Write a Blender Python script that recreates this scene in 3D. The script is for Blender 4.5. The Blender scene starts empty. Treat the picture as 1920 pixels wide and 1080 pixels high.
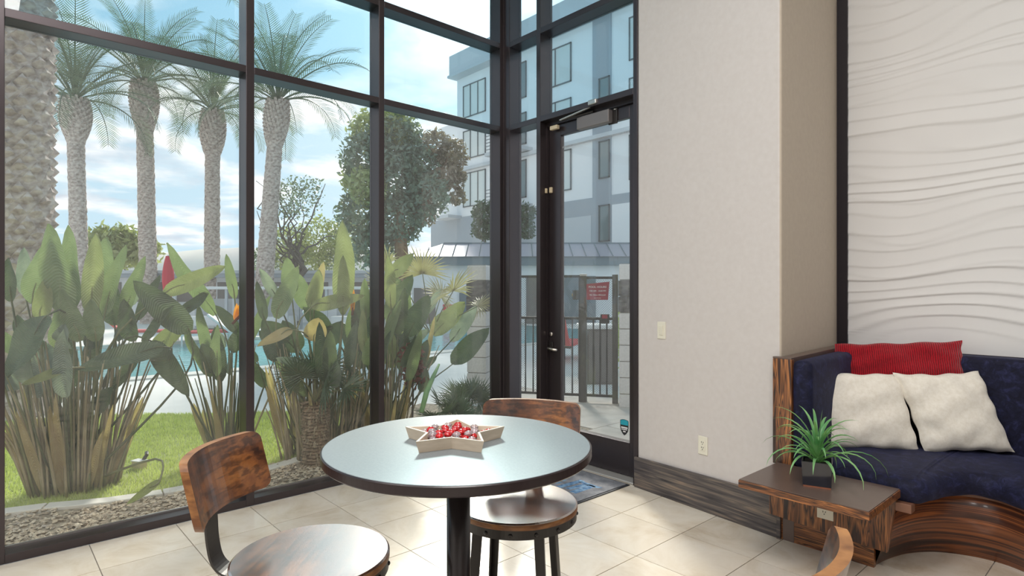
import bpy, bmesh, math, random
import numpy as np
from mathutils import Vector, Matrix

S = bpy.context.scene
COL = S.collection
PI = math.pi
rnd = random.Random(7)

# ------------------------------------------------------------------ camera, sky, sun, added fill lights, exposure
cam_d = bpy.data.cameras.new('camera'); cam = bpy.data.objects.new('camera', cam_d); COL.objects.link(cam)
cam.location = (4.097, -3.580, 1.45); cam.rotation_euler = (PI / 2, 0, math.radians(48.08))
cam_d.sensor_width = 36.0; cam_d.lens = 36.0 * 1113.6 / 1920.0; cam_d.clip_start = 0.05; cam_d.clip_end = 900
S.camera = cam
S.view_settings.view_transform = 'Standard'; S.view_settings.look = 'None'
S.view_settings.gamma = 1.0; S.view_settings.use_curve_mapping = False
S.view_settings.exposure = 0.0
S.render.film_transparent = False
try:
    S.cycles.use_denoising = True
    S.cycles.max_bounces = 8; S.cycles.transparent_max_bounces = 16; S.cycles.caustics_reflective = False
    S.cycles.caustics_refractive = False; S.cycles.sample_clamp_indirect = 6.0
except Exception:
    pass

SUN_DIR = Vector((-0.78, 0.628, 0.593)).normalized()
w = bpy.data.worlds.new('sky'); S.world = w; w.use_nodes = True
nt = w.node_tree; nt.nodes.clear()
N = nt.nodes.new; L = nt.links.new
out = N('ShaderNodeOutputWorld'); bg = N('ShaderNodeBackground'); L(bg.outputs[0], out.inputs[0])
tc = N('ShaderNodeTexCoord'); sep = N('ShaderNodeSeparateXYZ'); L(tc.outputs['Generated'], sep.inputs[0])
def wm(op, a, b=None, clamp=False):
    n = N('ShaderNodeMath'); n.operation = op; n.use_clamp = clamp
    for i, v in enumerate((a, b)):
        if v is None: continue
        if isinstance(v, (int, float)): n.inputs[i].default_value = v
        else: L(v, n.inputs[i])
    return n.outputs[0]
zc = wm('MAXIMUM', sep.outputs[2], 0.0)
den = wm('ADD', zc, 0.13)
comb = N('ShaderNodeCombineXYZ'); L(wm('DIVIDE', sep.outputs[0], den), comb.inputs[0]); L(wm('DIVIDE', sep.outputs[1], den), comb.inputs[1])
nz = N('ShaderNodeTexNoise'); nz.inputs['Scale'].default_value = 1.5; nz.inputs['Detail'].default_value = 7; nz.inputs['Roughness'].default_value = 0.56; nz.inputs['Distortion'].default_value = 0.25
L(comb.outputs[0], nz.inputs['Vector'])
cr = N('ShaderNodeValToRGB'); cr.color_ramp.elements[0].position = 0.455; cr.color_ramp.elements[1].position = 0.60; L(nz.outputs['Fac'], cr.inputs[0])
nz2 = N('ShaderNodeTexNoise'); nz2.inputs['Scale'].default_value = 3.0; nz2.inputs['Detail'].default_value = 6; L(comb.outputs[0], nz2.inputs['Vector'])
ccol = N('ShaderNodeValToRGB'); ccol.color_ramp.elements[0].position = 0.36; ccol.color_ramp.elements[0].color = (0.42, 0.46, 0.53, 1)
ccol.color_ramp.elements[1].position = 0.58; ccol.color_ramp.elements[1].color = (0.74, 0.75, 0.77, 1); L(nz2.outputs['Fac'], ccol.inputs[0])
skyc = N('ShaderNodeValToRGB'); skyc.color_ramp.elements[0].color = (0.42, 0.56, 0.66, 1); skyc.color_ramp.elements[1].color = (0.07, 0.25, 0.38, 1); skyc.color_ramp.elements[1].position = 0.75
L(zc, skyc.inputs[0])
mixc = N('ShaderNodeMixRGB'); L(cr.outputs[0], mixc.inputs[0]); L(skyc.outputs[0], mixc.inputs[1]); L(ccol.outputs[0], mixc.inputs[2])
dp = N('ShaderNodeVectorMath'); dp.operation = 'DOT_PRODUCT'; dp.inputs[1].default_value = SUN_DIR; L(tc.outputs['Generated'], dp.inputs[0])
dpc = wm('MAXIMUM', dp.outputs['Value'], 0.0)
glow = wm('ADD', wm('MULTIPLY', wm('POWER', dpc, 14.0), 0.35), wm('MULTIPLY', wm('POWER', dpc, 300.0), 3.0))
addc = N('ShaderNodeMixRGB'); addc.blend_type = 'ADD'; addc.inputs[0].default_value = 1.0; L(mixc.outputs[0], addc.inputs[1])
gcol = N('ShaderNodeCombineXYZ')
for i in range(3): L(glow, gcol.inputs[i])
L(gcol.outputs[0], addc.inputs[2])
L(addc.outputs[0], bg.inputs['Color']); bg.inputs['Strength'].default_value = 1.65

sd = bpy.data.lights.new('sun', 'SUN'); sd.energy = 5.4; sd.angle = math.radians(10); sd.color = (1.0, 0.95, 0.86)
so = bpy.data.objects.new('sun', sd); COL.objects.link(so); so.rotation_euler = SUN_DIR.to_track_quat('Z', 'Y').to_euler()

def area(name, loc, size, energy, color=(1, 0.975, 0.95)):
    d = bpy.data.lights.new(name, 'AREA'); d.shape = 'RECTANGLE'; d.size = size[0]; d.size_y = size[1]; d.energy = energy; d.color = color
    o = bpy.data.objects.new(name, d); COL.objects.link(o); o.location = loc
    return o
FILL_XY = [(3.3, -2.9), (1.8, -5.0), (4.9, -3.8), (6.8, -5.8), (3.2, -7.4)]
for i, (lx, ly) in enumerate(FILL_XY):
    area('added_fill_light', (lx, ly, 4.98), (1.2, 1.2), 84.0)  # added fill lights, out of view, brighten the room from above

# ------------------------------------------------------------------ materials
MATS = {}
def mat(name, color=(0.8, 0.8, 0.8), rough=0.5, metal=0.0, spec=0.5, coat=0.0, sheen=0.0, build=None, trans=0.0):
    if name in MATS: return MATS[name]
    m = bpy.data.materials.new(name); m.use_nodes = True; MATS[name] = m
    t = m.node_tree; b = t.nodes['Principled BSDF']
    b.inputs['Base Color'].default_value = (*color, 1); b.inputs['Roughness'].default_value = rough; b.inputs['Metallic'].default_value = metal
    b.inputs['Specular IOR Level'].default_value = spec; b.inputs['Coat Weight'].default_value = coat; b.inputs['Coat Roughness'].default_value = 0.08
    if sheen: b.inputs['Sheen Weight'].default_value = sheen
    if build: build(t, b)
    return m
def tn(t, kind, **kw):
    n = t.nodes.new(kind)
    for k, v in kw.items():
        if k in n.inputs: n.inputs[k].default_value = v
        else: setattr(n, k, v)
    return n
def coords(t, scale=(1, 1, 1), kind='Object', rot=(0, 0, 0)):
    c = t.nodes.new('ShaderNodeTexCoord'); mp = t.nodes.new('ShaderNodeMapping'); mp.inputs['Scale'].default_value = scale; mp.inputs['Rotation'].default_value = rot
    t.links.new(c.outputs[kind], mp.inputs[0]); return mp.outputs[0]
def wcoords(t, scale=(1, 1, 1)):
    g = t.nodes.new('ShaderNodeNewGeometry'); mp = t.nodes.new('ShaderNodeMapping'); mp.inputs['Scale'].default_value = scale
    t.links.new(g.outputs['Position'], mp.inputs[0]); return mp.outputs[0]
def ramp(t, fac, stops):
    r = t.nodes.new('ShaderNodeValToRGB'); e = r.color_ramp.elements
    e[0].position, e[0].color = stops[0][0], (*stops[0][1], 1); e[1].position, e[1].color = stops[-1][0], (*stops[-1][1], 1)
    for p, c in stops[1:-1]:
        x = e.new(p); x.color = (*c, 1)
    t.links.new(fac, r.inputs[0]); return r.outputs[0]
def bump(t, b, h, strength=0.3, dist=0.01):
    n = t.nodes.new('ShaderNodeBump'); n.inputs['Strength'].default_value = strength; n.inputs['Distance'].default_value = dist
    t.links.new(h, n.inputs['Height']); t.links.new(n.outputs[0], b.inputs['Normal'])
def mixn(t, fac, a, b2, mode='MIX'):
    n = t.nodes.new('ShaderNodeMixRGB'); n.blend_type = mode
    for i, v in ((0, fac), (1, a), (2, b2)):
        if isinstance(v, (int, float)): n.inputs[i].default_value = v
        elif isinstance(v, tuple): n.inputs[i].default_value = (*v, 1)
        else: t.links.new(v, n.inputs[i])
    return n.outputs[0]
def noisy(stops, scale=(8, 8, 8), nscale=1.0, detail=5, kind='Object', bmp=0.0, rvar=None, dist=0.004, distort=0.0, rough=0.5):
    def f(t, b):
        v = wcoords(t, scale) if kind == 'World' else coords(t, scale, kind)
        n = tn(t, 'ShaderNodeTexNoise', Scale=nscale, Detail=detail, Distortion=distort, Roughness=rough); t.links.new(v, n.inputs['Vector'])
        t.links.new(ramp(t, n.outputs['Fac'], stops), b.inputs['Base Color'])
        if bmp: bump(t, b, n.outputs['Fac'], bmp, dist)
        if rvar:
            r = ramp(t, n.outputs['Fac'], [(0.3, (rvar[0],) * 3), (0.7, (rvar[1],) * 3)]); t.links.new(r, b.inputs['Roughness'])
    return f
def zebra(direction, scale=15.0):
    # stripes run along one object axis: heavy stretch along that axis
    sc = [scale, scale, scale]; sc[direction] = 1.1
    def f(t, b):
        v = coords(t, tuple(sc))
        n = tn(t, 'ShaderNodeTexNoise', Scale=1.0, Detail=3.0, Distortion=1.2, Roughness=0.55); t.links.new(v, n.inputs['Vector'])
        n2 = tn(t, 'ShaderNodeTexNoise', Scale=4.2, Detail=2.0); t.links.new(v, n2.inputs['Vector'])
        c = ramp(t, n.outputs['Fac'], [(0.34, (0.035, 0.015, 0.010)), (0.42, (0.30, 0.115, 0.04)), (0.455, (0.035, 0.016, 0.012)), (0.50, (0.44, 0.175, 0.055)), (0.535, (0.035, 0.016, 0.012)), (0.585, (0.46, 0.19, 0.06)), (0.64, (0.05, 0.02, 0.014))])
        c2 = ramp(t, n2.outputs['Fac'], [(0.35, (0.55, 0.5, 0.5)), (0.65, (1.15, 1.1, 1.1))])
        t.links.new(mixn(t, 1.0, c, c2, 'MULTIPLY'), b.inputs['Base Color'])
    return f
def rustic(t, b):
    v = coords(t, (5, 70, 70)); n = tn(t, 'ShaderNodeTexNoise', Scale=1.0, Detail=5, Distortion=0.4); t.links.new(v, n.inputs['Vector'])
    v2 = coords(t, (7, 10, 10)); n2 = tn(t, 'ShaderNodeTexNoise', Scale=1.0, Detail=6, Roughness=0.65); t.links.new(v2, n2.inputs['Vector'])
    big = ramp(t, n2.outputs['Fac'], [(0.34, (0.030, 0.012, 0.008)), (0.47, (0.13, 0.043, 0.014)), (0.60, (0.27, 0.095, 0.022)), (0.75, (0.36, 0.15, 0.04))])
    fine = ramp(t, n.outputs['Fac'], [(0.40, (0.30, 0.27, 0.25)), (0.52, (1.0, 1.0, 1.0))])
    t.links.new(mixn(t, 0.85, big, fine, 'MULTIPLY'), b.inputs['Base Color']); bump(t, b, n.outputs['Fac'], 0.12, 0.002)

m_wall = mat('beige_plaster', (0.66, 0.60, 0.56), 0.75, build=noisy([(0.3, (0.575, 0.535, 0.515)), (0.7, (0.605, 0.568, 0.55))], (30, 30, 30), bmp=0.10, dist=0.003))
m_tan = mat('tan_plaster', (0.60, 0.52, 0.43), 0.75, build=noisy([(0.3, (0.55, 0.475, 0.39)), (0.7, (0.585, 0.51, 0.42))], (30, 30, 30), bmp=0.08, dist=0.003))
m_white = mat('white_ceiling_paint', (0.75, 0.74, 0.72), 0.8)
m_wave = mat('white_wave_panel', (0.76, 0.755, 0.75), 0.6)
m_frame = mat('dark_bronze_aluminium', (0.070, 0.058, 0.062), 0.30, metal=0.7, spec=0.6)
m_black = mat('black_trim_paint', (0.012, 0.009, 0.014), 0.4)
def tile_b(t, b):
    v = wcoords(t, (2.2, 2.2, 2.2)); n = tn(t, 'ShaderNodeTexNoise', Scale=1.5, Detail=7, Roughness=0.62, Distortion=0.6); t.links.new(v, n.inputs['Vector'])
    oi = t.nodes.new('ShaderNodeObjectInfo')
    c = ramp(t, n.outputs['Fac'], [(0.28, (0.56, 0.47, 0.36)), (0.45, (0.68, 0.61, 0.51)), (0.60, (0.74, 0.685, 0.60)), (0.75, (0.66, 0.58, 0.47))])
    rr = ramp(t, oi.outputs['Random'], [(0.0, (0.88, 0.87, 0.86)), (1.0, (1.06, 1.05, 1.03))])
    t.links.new(mixn(t, 1.0, c, rr, 'MULTIPLY'), b.inputs['Base Color'])
    r = ramp(t, n.outputs['Fac'], [(0.3, (0.22,) * 3), (0.7, (0.12,) * 3)]); t.links.new(r, b.inputs['Roughness'])
m_tile = mat('travertine_tile', rough=0.2, spec=1.0, build=tile_b)
m_grout = mat('grey_grout', (0.24, 0.21, 0.19), 0.9)
m_base = mat('grey_oak_baseboard', rough=0.45, build=noisy([(0.30, (0.030, 0.026, 0.030)), (0.48, (0.085, 0.072, 0.070)), (0.58, (0.14, 0.115, 0.10)), (0.72, (0.26, 0.19, 0.14))], (3, 3, 60), detail=6, bmp=0.15, distort=0.5))
m_zv = mat('zebrawood_upright_grain', rough=0.33, spec=0.5, coat=0.25, build=zebra(2))
m_zh = mat('zebrawood_level_grain', rough=0.33, spec=0.5, coat=0.25, build=zebra(0, 24))
m_zc = mat('zebrawood_curved_front', rough=0.33, spec=0.5, coat=0.2, build=noisy([(0.34, (0.045, 0.018, 0.013)), (0.45, (0.11, 0.038, 0.021)), (0.50, (0.36, 0.12, 0.04)), (0.54, (0.09, 0.032, 0.02)), (0.64, (0.26, 0.09, 0.035)), (0.74, (0.07, 0.026, 0.017))], (0.45, 0.45, 21), detail=3, distort=0.8))
m_lam = mat('brown_laminate_top', (0.125, 0.085, 0.07), 0.32, spec=0.6)
m_cap = mat('brown_wood_lip', (0.20, 0.095, 0.06), 0.4)
m_rust = mat('rustic_brown_board', rough=0.30, spec=0.8, coat=0.5, build=rustic); m_rust.node_tree.nodes['Principled BSDF'].inputs['Coat IOR'].default_value = 1.6
m_seat = mat('varnished_rustic_seat', rough=0.25, spec=0.8, coat=1.0, build=rustic); m_seat.node_tree.nodes['Principled BSDF'].inputs['Coat IOR'].default_value = 4.6; m_seat.node_tree.nodes['Principled BSDF'].inputs['Coat Roughness'].default_value = 0.22
m_edge = mat('rustic_brown_edge', (0.24, 0.095, 0.03), 0.4, build=noisy([(0.35, (0.14, 0.05, 0.015)), (0.65, (0.32, 0.14, 0.045))], (20, 20, 60)))
m_iron = mat('black_steel', (0.030, 0.027, 0.026), 0.42, metal=0.3, spec=0.6)
m_post = mat('black_glossy_post', (0.016, 0.012, 0.013), 0.25, spec=0.6)
m_ttop = mat('grey_laminate_tabletop', (0.36, 0.385, 0.40), 0.30, spec=0.35, build=noisy([(0.4, (0.165, 0.185, 0.195)), (0.6, (0.185, 0.205, 0.215))], (160, 160, 160)))
m_tedge = mat('black_vinyl_edge', (0.020, 0.012, 0.014), 0.3)
m_tray = mat('pale_wooden_tray', (0.60, 0.50, 0.38), 0.55, build=noisy([(0.3, (0.55, 0.45, 0.34)), (0.7, (0.66, 0.56, 0.44))], (20, 20, 80)))
def gem(name, col, alpha_mix):
    m = bpy.data.materials.new(name); m.use_nodes = True; t = m.node_tree; b = t.nodes['Principled BSDF']
    b.inputs['Base Color'].default_value = (*col, 1); b.inputs['Roughness'].default_value = 0.04; b.inputs['IOR'].default_value = 1.5
    b.inputs['Transmission Weight'].default_value = alpha_mix; b.inputs['Specular IOR Level'].default_value = 0.8
    return m
m_gr = gem('red_glass', (0.85, 0.015, 0.02), 0.55); m_gc = gem('clear_pink_glass', (0.95, 0.80, 0.84), 0.75)
def velvet(t, b):
    v = coords(t, (22, 22, 22)); n = tn(t, 'ShaderNodeTexNoise', Scale=1.0, Detail=8, Roughness=0.7, Distortion=0.8); t.links.new(v, n.inputs['Vector'])
    t.links.new(ramp(t, n.outputs['Fac'], [(0.36, (0.004, 0.004, 0.014)), (0.52, (0.008, 0.009, 0.030)), (0.68, (0.022, 0.025, 0.080))]), b.inputs['Base Color'])
    b.inputs['Sheen Tint'].default_value = (0.35, 0.38, 0.75, 1); bump(t, b, n.outputs['Fac'], 0.25, 0.006)
m_velvet = mat('navy_velvet', rough=0.7, spec=0.25, sheen=0.12, build=velvet)
def fur(c0, c1, sc):
    def f(t, b):
        v = coords(t, sc); n = tn(t, 'ShaderNodeTexNoise', Scale=1.0, Detail=7, Roughness=0.68); t.links.new(v, n.inputs['Vector'])
        t.links.new(ramp(t, n.outputs['Fac'], [(0.34, c0), (0.62, c1)]), b.inputs['Base Color']); bump(t, b, n.outputs['Fac'], 0.25, 0.005)
    return f
m_fur = mat('ivory_plush', rough=0.9, spec=0.1, sheen=0.3, build=fur((0.76, 0.71, 0.62), (0.86, 0.82, 0.74), (40, 40, 40)))
def redplush(t, b):
    v = coords(t, (1, 1, 1)); wv = tn(t, 'ShaderNodeTexWave', Scale=28.0, Distortion=2.5, Detail=2.0); wv.bands_direction = 'X'; t.links.new(v, wv.inputs['Vector'])
    n = tn(t, 'ShaderNodeTexNoise', Scale=70.0, Detail=4); t.links.new(v, n.inputs['Vector'])
    t.links.new(ramp(t, mixn(t, 0.5, wv.outputs['Fac'], n.outputs['Fac']), [(0.25, (0.20, 0.002, 0.008)), (0.75, (0.50, 0.008, 0.022))]), b.inputs['Base Color']); bump(t, b, wv.outputs['Fac'], 0.8, 0.006)
m_redp = mat('red_ribbed_plush', rough=0.85, spec=0.15, sheen=0.25, build=redplush)
m_ivory = mat('ivory_plastic', (0.74, 0.71, 0.60), 0.35)
m_slot = mat('dark_slot', (0.02, 0.02, 0.02), 0.6)
m_almond = mat('almond_plastic', (0.62, 0.52, 0.36), 0.4)
m_alu = mat('brushed_aluminium', (0.55, 0.54, 0.52), 0.35, metal=0.9)
m_closer = mat('grey_door_closer_paint', (0.20, 0.185, 0.185), 0.45, metal=0.3)
m_nickel = mat('satin_nickel', (0.62, 0.58, 0.52), 0.28, metal=1.0)
m_thresh = mat('aluminium_threshold', (0.62, 0.60, 0.57), 0.4, metal=0.6)
def mat_rug(t, b):
    v = wcoords(t, (1, 1, 1)); n = tn(t, 'ShaderNodeTexNoise', Scale=9.0, Detail=7, Roughness=0.7); t.links.new(v, n.inputs['Vector'])
    t.links.new(ramp(t, n.outputs['Fac'], [(0.3, (0.10, 0.105, 0.125)), (0.5, (0.20, 0.205, 0.225)), (0.7, (0.30, 0.295, 0.31))]), b.inputs['Base Color'])
m_rug = mat('grey_carpet_mat', rough=0.95, build=mat_rug)
m_rugb = mat('blue_print', rough=0.95, build=noisy([(0.35, (0.04, 0.12, 0.26)), (0.65, (0.22, 0.36, 0.52))], (30, 30, 30)))
m_rubber = mat('black_rubber', (0.02, 0.022, 0.028), 0.7)
m_pot = mat('black_glazed_ceramic', (0.016, 0.018, 0.028), 0.12, spec=0.6, coat=0.4)
m_copper = mat('copper_foot', (0.42, 0.17, 0.10), 0.4, metal=0.5)
m_soil = mat('dark_soil', (0.02, 0.015, 0.012), 0.95)
def leafmat(name, c0, c1, rough=0.42, transl=0.35, ribs=0.0):
    m = bpy.data.materials.new(name); m.use_nodes = True; t = m.node_tree; b = t.nodes['Principled BSDF']
    uvn = t.nodes.new('ShaderNodeTexCoord'); n = tn(t, 'ShaderNodeTexNoise', Scale=6.0, Detail=4); t.links.new(uvn.outputs['Object'], n.inputs['Vector'])
    col = ramp(t, n.outputs['Fac'], [(0.3, c0), (0.7, c1)]); t.links.new(col, b.inputs['Base Color']); b.inputs['Roughness'].default_value = rough
    tr = t.nodes.new('ShaderNodeBsdfTranslucent'); t.links.new(mixn(t, 1.0, col, (1.15, 1.3, 0.75), 'MULTIPLY'), tr.inputs['Color'])
    mx = t.nodes.new('ShaderNodeMixShader'); mx.inputs[0].default_value = transl
    t.links.new(b.outputs[0], mx.inputs[1]); t.links.new(tr.outputs[0], mx.inputs[2]); t.links.new(mx.outputs[0], t.nodes['Material Output'].inputs[0])
    if ribs:
        uv = t.nodes.new('ShaderNodeUVMap'); wv = tn(t, 'ShaderNodeTexWave', Scale=ribs, Distortion=0.6); wv.bands_direction = 'X'; t.links.new(uv.outputs[0], wv.inputs['Vector'])
        bump(t, b, wv.outputs['Fac'], 0.5, 0.01)
    MATS[name] = m; return m
m_leaf = [leafmat('paradise_leaf_green', (0.14, 0.19, 0.105), (0.24, 0.30, 0.17), ribs=9), leafmat('paradise_leaf_dark', (0.05, 0.085, 0.052), (0.11, 0.155, 0.085), transl=0.2, ribs=9),
          leafmat('paradise_leaf_pale', (0.22, 0.25, 0.12), (0.33, 0.36, 0.19), ribs=9), leafmat('paradise_leaf_dry', (0.42, 0.31, 0.16), (0.56, 0.45, 0.27), ribs=9),
          leafmat('paradise_leaf_silver', (0.17, 0.21, 0.21), (0.34, 0.39, 0.36), rough=0.3, ribs=9)]
m_stalk = leafmat('leaf_stalk', (0.14, 0.16, 0.08), (0.25, 0.25, 0.13), transl=0.1)
m_stalkd = leafmat('dark_leaf_stalk', (0.045, 0.065, 0.035), (0.10, 0.12, 0.05), transl=0.1)
m_drystalk = leafmat('dry_leaf_stalk', (0.30, 0.24, 0.15), (0.44, 0.37, 0.25), transl=0.15)
m_succ = leafmat('houseplant_leaf', (0.09, 0.30, 0.11), (0.36, 0.62, 0.26), rough=0.4, transl=0.2)
m_frond = leafmat('palm_frond', (0.09, 0.14, 0.10), (0.20, 0.26, 0.16), transl=0.3)
m_fan = leafmat('fan_palm_tan', (0.30, 0.27, 0.18), (0.48, 0.44, 0.30), transl=0.3)
m_fang = leafmat('fan_palm_green', (0.045, 0.085, 0.05), (0.10, 0.15, 0.08), transl=0.25)
m_petal = leafmat('orange_petal', (0.80, 0.26, 0.02), (0.90, 0.42, 0.03), transl=0.3)
m_redleaf = leafmat('red_leaf', (0.10, 0.02, 0.02), (0.28, 0.07, 0.05), transl=0.2)
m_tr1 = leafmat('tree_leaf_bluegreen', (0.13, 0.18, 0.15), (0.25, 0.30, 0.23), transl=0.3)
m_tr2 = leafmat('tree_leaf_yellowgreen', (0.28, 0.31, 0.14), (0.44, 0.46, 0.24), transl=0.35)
m_tr3 = leafmat('tree_leaf_rust', (0.24, 0.17, 0.13), (0.34, 0.27, 0.20), transl=0.3)
m_bark = mat('palm_bark', rough=0.95, build=noisy([(0.3, (0.27, 0.20, 0.175)), (0.5, (0.52, 0.42, 0.375)), (0.7, (0.70, 0.60, 0.53))], (9, 9, 14), detail=7, bmp=0.6, dist=0.03))
m_bark2 = mat('shaggy_brown_bark', rough=0.95, build=noisy([(0.3, (0.12, 0.08, 0.05)), (0.55, (0.30, 0.21, 0.14)), (0.7, (0.42, 0.31, 0.21))], (30, 30, 12), detail=6, bmp=0.6, dist=0.02))
m_bark3 = mat('orange_brown_bark', rough=0.95, build=noisy([(0.3, (0.16, 0.08, 0.04)), (0.7, (0.36, 0.22, 0.13))], (6, 6, 3), bmp=0.4, dist=0.03))
m_twig = mat('dark_twig', (0.10, 0.085, 0.075), 0.9)
m_grassb = leafmat('lawn_grass_blade', (0.42, 0.47, 0.15), (0.58, 0.62, 0.26), rough=0.6, transl=0.4)
m_lawn = mat('lawn_soil_green', (0.34, 0.38, 0.14), 0.95)
m_gravelbed = mat('gravel_bed', rough=0.95, build=noisy([(0.3, (0.16, 0.125, 0.09)), (0.7, (0.46, 0.38, 0.28))], (40, 40, 40), detail=6, kind='World'))
def stone_b(t, b):
    v = wcoords(t, (28, 28, 28)); n = tn(t, 'ShaderNodeTexWhiteNoise'); 
    sn = t.nodes.new('ShaderNodeVectorMath'); sn.operation = 'SNAP'; sn.inputs[1].default_value = (1, 1, 1); t.links.new(v, sn.inputs[0]); t.links.new(sn.outputs[0], n.inputs['Vector'])
    t.links.new(ramp(t, n.outputs['Value'], [(0.0, (0.24, 0.19, 0.14)), (0.4, (0.52, 0.42, 0.31)), (0.8, (0.66, 0.56, 0.43)), (1.0, (0.40, 0.34, 0.29))]), b.inputs['Base Color'])
m_stone = mat('tan_gravel', rough=0.9, build=stone_b)
m_conc = mat('pale_concrete', rough=0.85, build=noisy([(0.3, (0.72, 0.69, 0.65)), (0.7, (0.80, 0.77, 0.73))], (3, 3, 3), detail=7, kind='World'))
m_walk = mat('buff_walk_concrete', rough=0.85, build=noisy([(0.3, (0.47, 0.41, 0.36)), (0.7, (0.60, 0.54, 0.48))], (4, 4, 4), detail=7, kind='World'))
m_curb = mat('white_concrete_curb', (0.66, 0.63, 0.58), 0.85)
def water_b(t, b):
    v = wcoords(t, (2.0, 2.0, 2.0)); n = tn(t, 'ShaderNodeTexNoise', Scale=2.0, Detail=3); t.links.new(v, n.inputs['Vector']); bump(t, b, n.outputs['Fac'], 0.25, 0.05)
m_water = mat('pool_water', (0.20, 0.56, 0.58), 0.08, spec=0.5, build=water_b)
m_poolt = mat('pool_tile', (0.42, 0.52, 0.52), 0.4)
m_bwhite = mat('white_stucco', (0.82, 0.81, 0.82), 0.85); m_bgrey = mat('blue_grey_stucco', (0.34, 0.37, 0.41), 0.85); m_bmid = mat('mid_grey_stucco', (0.52, 0.54, 0.57), 0.85)
m_blind = mat('window_blind', (0.60, 0.63, 0.62), 0.3, coat=0.5); m_bglass = mat('building_window_glass', (0.16, 0.21, 0.22), 0.08, spec=0.8)
m_wframe = mat('window_frame_grey', (0.10, 0.11, 0.12), 0.5)
m_seam = mat('lavender_metal_roof', (0.42, 0.40, 0.46), 0.4, metal=0.3)
m_fasc = mat('slate_fascia', (0.16, 0.20, 0.23), 0.6)
m_cmu = mat('painted_block', rough=0.85, build=noisy([(0.3, (0.60, 0.57, 0.56)), (0.7, (0.70, 0.67, 0.66))], (40, 40, 40)))
m_slate = mat('dark_slate_block', rough=0.85, build=noisy([(0.3, (0.05, 0.045, 0.05)), (0.7, (0.16, 0.145, 0.145))], (16, 16, 30), bmp=0.3))
m_mort = mat('mortar', (0.30, 0.28, 0.27), 0.95)
m_fence = mat('dark_iron_paint', (0.022, 0.02, 0.022), 0.5, metal=0.2)
m_gate = mat('brown_grey_steel_post', (0.05, 0.045, 0.043), 0.5)
m_sign = mat('maroon_sign', (0.30, 0.02, 0.045), 0.5); m_txt = mat('white_lettering', (0.80, 0.78, 0.78), 0.6); m_txtg = mat('grey_vinyl_lettering', (0.36, 0.38, 0.40), 0.6)
m_brass = mat('brass', (0.72, 0.50, 0.16), 0.25, metal=1.0)
m_red = mat('red_canvas', (0.62, 0.03, 0.06), 0.8); m_lred = mat('coral_red_sling', (0.66, 0.10, 0.10), 0.8); m_wplastic = mat('white_powder_coat', (0.72, 0.72, 0.72), 0.5)
m_can = mat('taupe_bin_panel', (0.20, 0.175, 0.165), 0.7); m_lock = mat('black_lock_plastic', (0.02, 0.02, 0.022), 0.4)
m_teal = mat('teal_sticker', (0.02, 0.34, 0.44), 0.4); m_stk = mat('black_sticker', (0.02, 0.02, 0.022), 0.4)
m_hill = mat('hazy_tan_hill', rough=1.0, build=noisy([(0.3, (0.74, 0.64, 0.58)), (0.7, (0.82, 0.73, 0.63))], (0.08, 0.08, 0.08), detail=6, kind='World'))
m_mesh = None

def glass(name, tint, glare_haze=0.03):
    m = bpy.data.materials.new(name); m.use_nodes = True; t = m.node_tree; t.nodes.clear()
    o = t.nodes.new('ShaderNodeOutputMaterial'); tr = t.nodes.new('ShaderNodeBsdfTransparent'); tr.inputs[0].default_value = (*tint, 1)
    gl = t.nodes.new('ShaderNodeBsdfGlossy'); gl.inputs['Roughness'].default_value = 0.0; fr = t.nodes.new('ShaderNodeFresnel'); fr.inputs[0].default_value = 1.5
    du = t.nodes.new('ShaderNodeBsdfTranslucent'); du.inputs[0].default_value = (0.9, 0.88, 0.85, 1)
    df = t.nodes.new('ShaderNodeBsdfDiffuse'); df.inputs[0].default_value = (0.9, 0.88, 0.85, 1)
    md = t.nodes.new('ShaderNodeMixShader'); md.inputs[0].default_value = 0.5; t.links.new(du.outputs[0], md.inputs[1]); t.links.new(df.outputs[0], md.inputs[2])
    m1 = t.nodes.new('ShaderNodeMixShader'); m1.inputs[0].default_value = glare_haze; t.links.new(tr.outputs[0], m1.inputs[1]); t.links.new(md.outputs[0], m1.inputs[2])  # pale film puts the veil of glare and reflections into the pane
    m2 = t.nodes.new('ShaderNodeMixShader'); mu = t.nodes.new('ShaderNodeMath'); mu.operation = 'MULTIPLY'; mu.inputs[1].default_value = 1.2; t.links.new(fr.outputs[0], mu.inputs[0])
    ge = t.nodes.new('ShaderNodeNewGeometry'); inv = t.nodes.new('ShaderNodeMath'); inv.operation = 'SUBTRACT'; inv.inputs[0].default_value = 1.0; t.links.new(ge.outputs['Backfacing'], inv.inputs[1])
    mu2 = t.nodes.new('ShaderNodeMath'); mu2.operation = 'MULTIPLY'; t.links.new(mu.outputs[0], mu2.inputs[0]); t.links.new(inv.outputs[0], mu2.inputs[1])   # one reflection per pane, at the face the light meets first
    t.links.new(mu2.outputs[0], m2.inputs[0]); t.links.new(m1.outputs[0], m2.inputs[1]); t.links.new(gl.outputs[0], m2.inputs[2]); t.links.new(m2.outputs[0], o.inputs[0])
    MATS[name] = m; return m
m_glass = glass('window_glass', (0.97, 0.98, 0.97), 0.035); m_glassu = glass('teal_tinted_glass', (0.80, 0.92, 0.95), 0.03)

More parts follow.
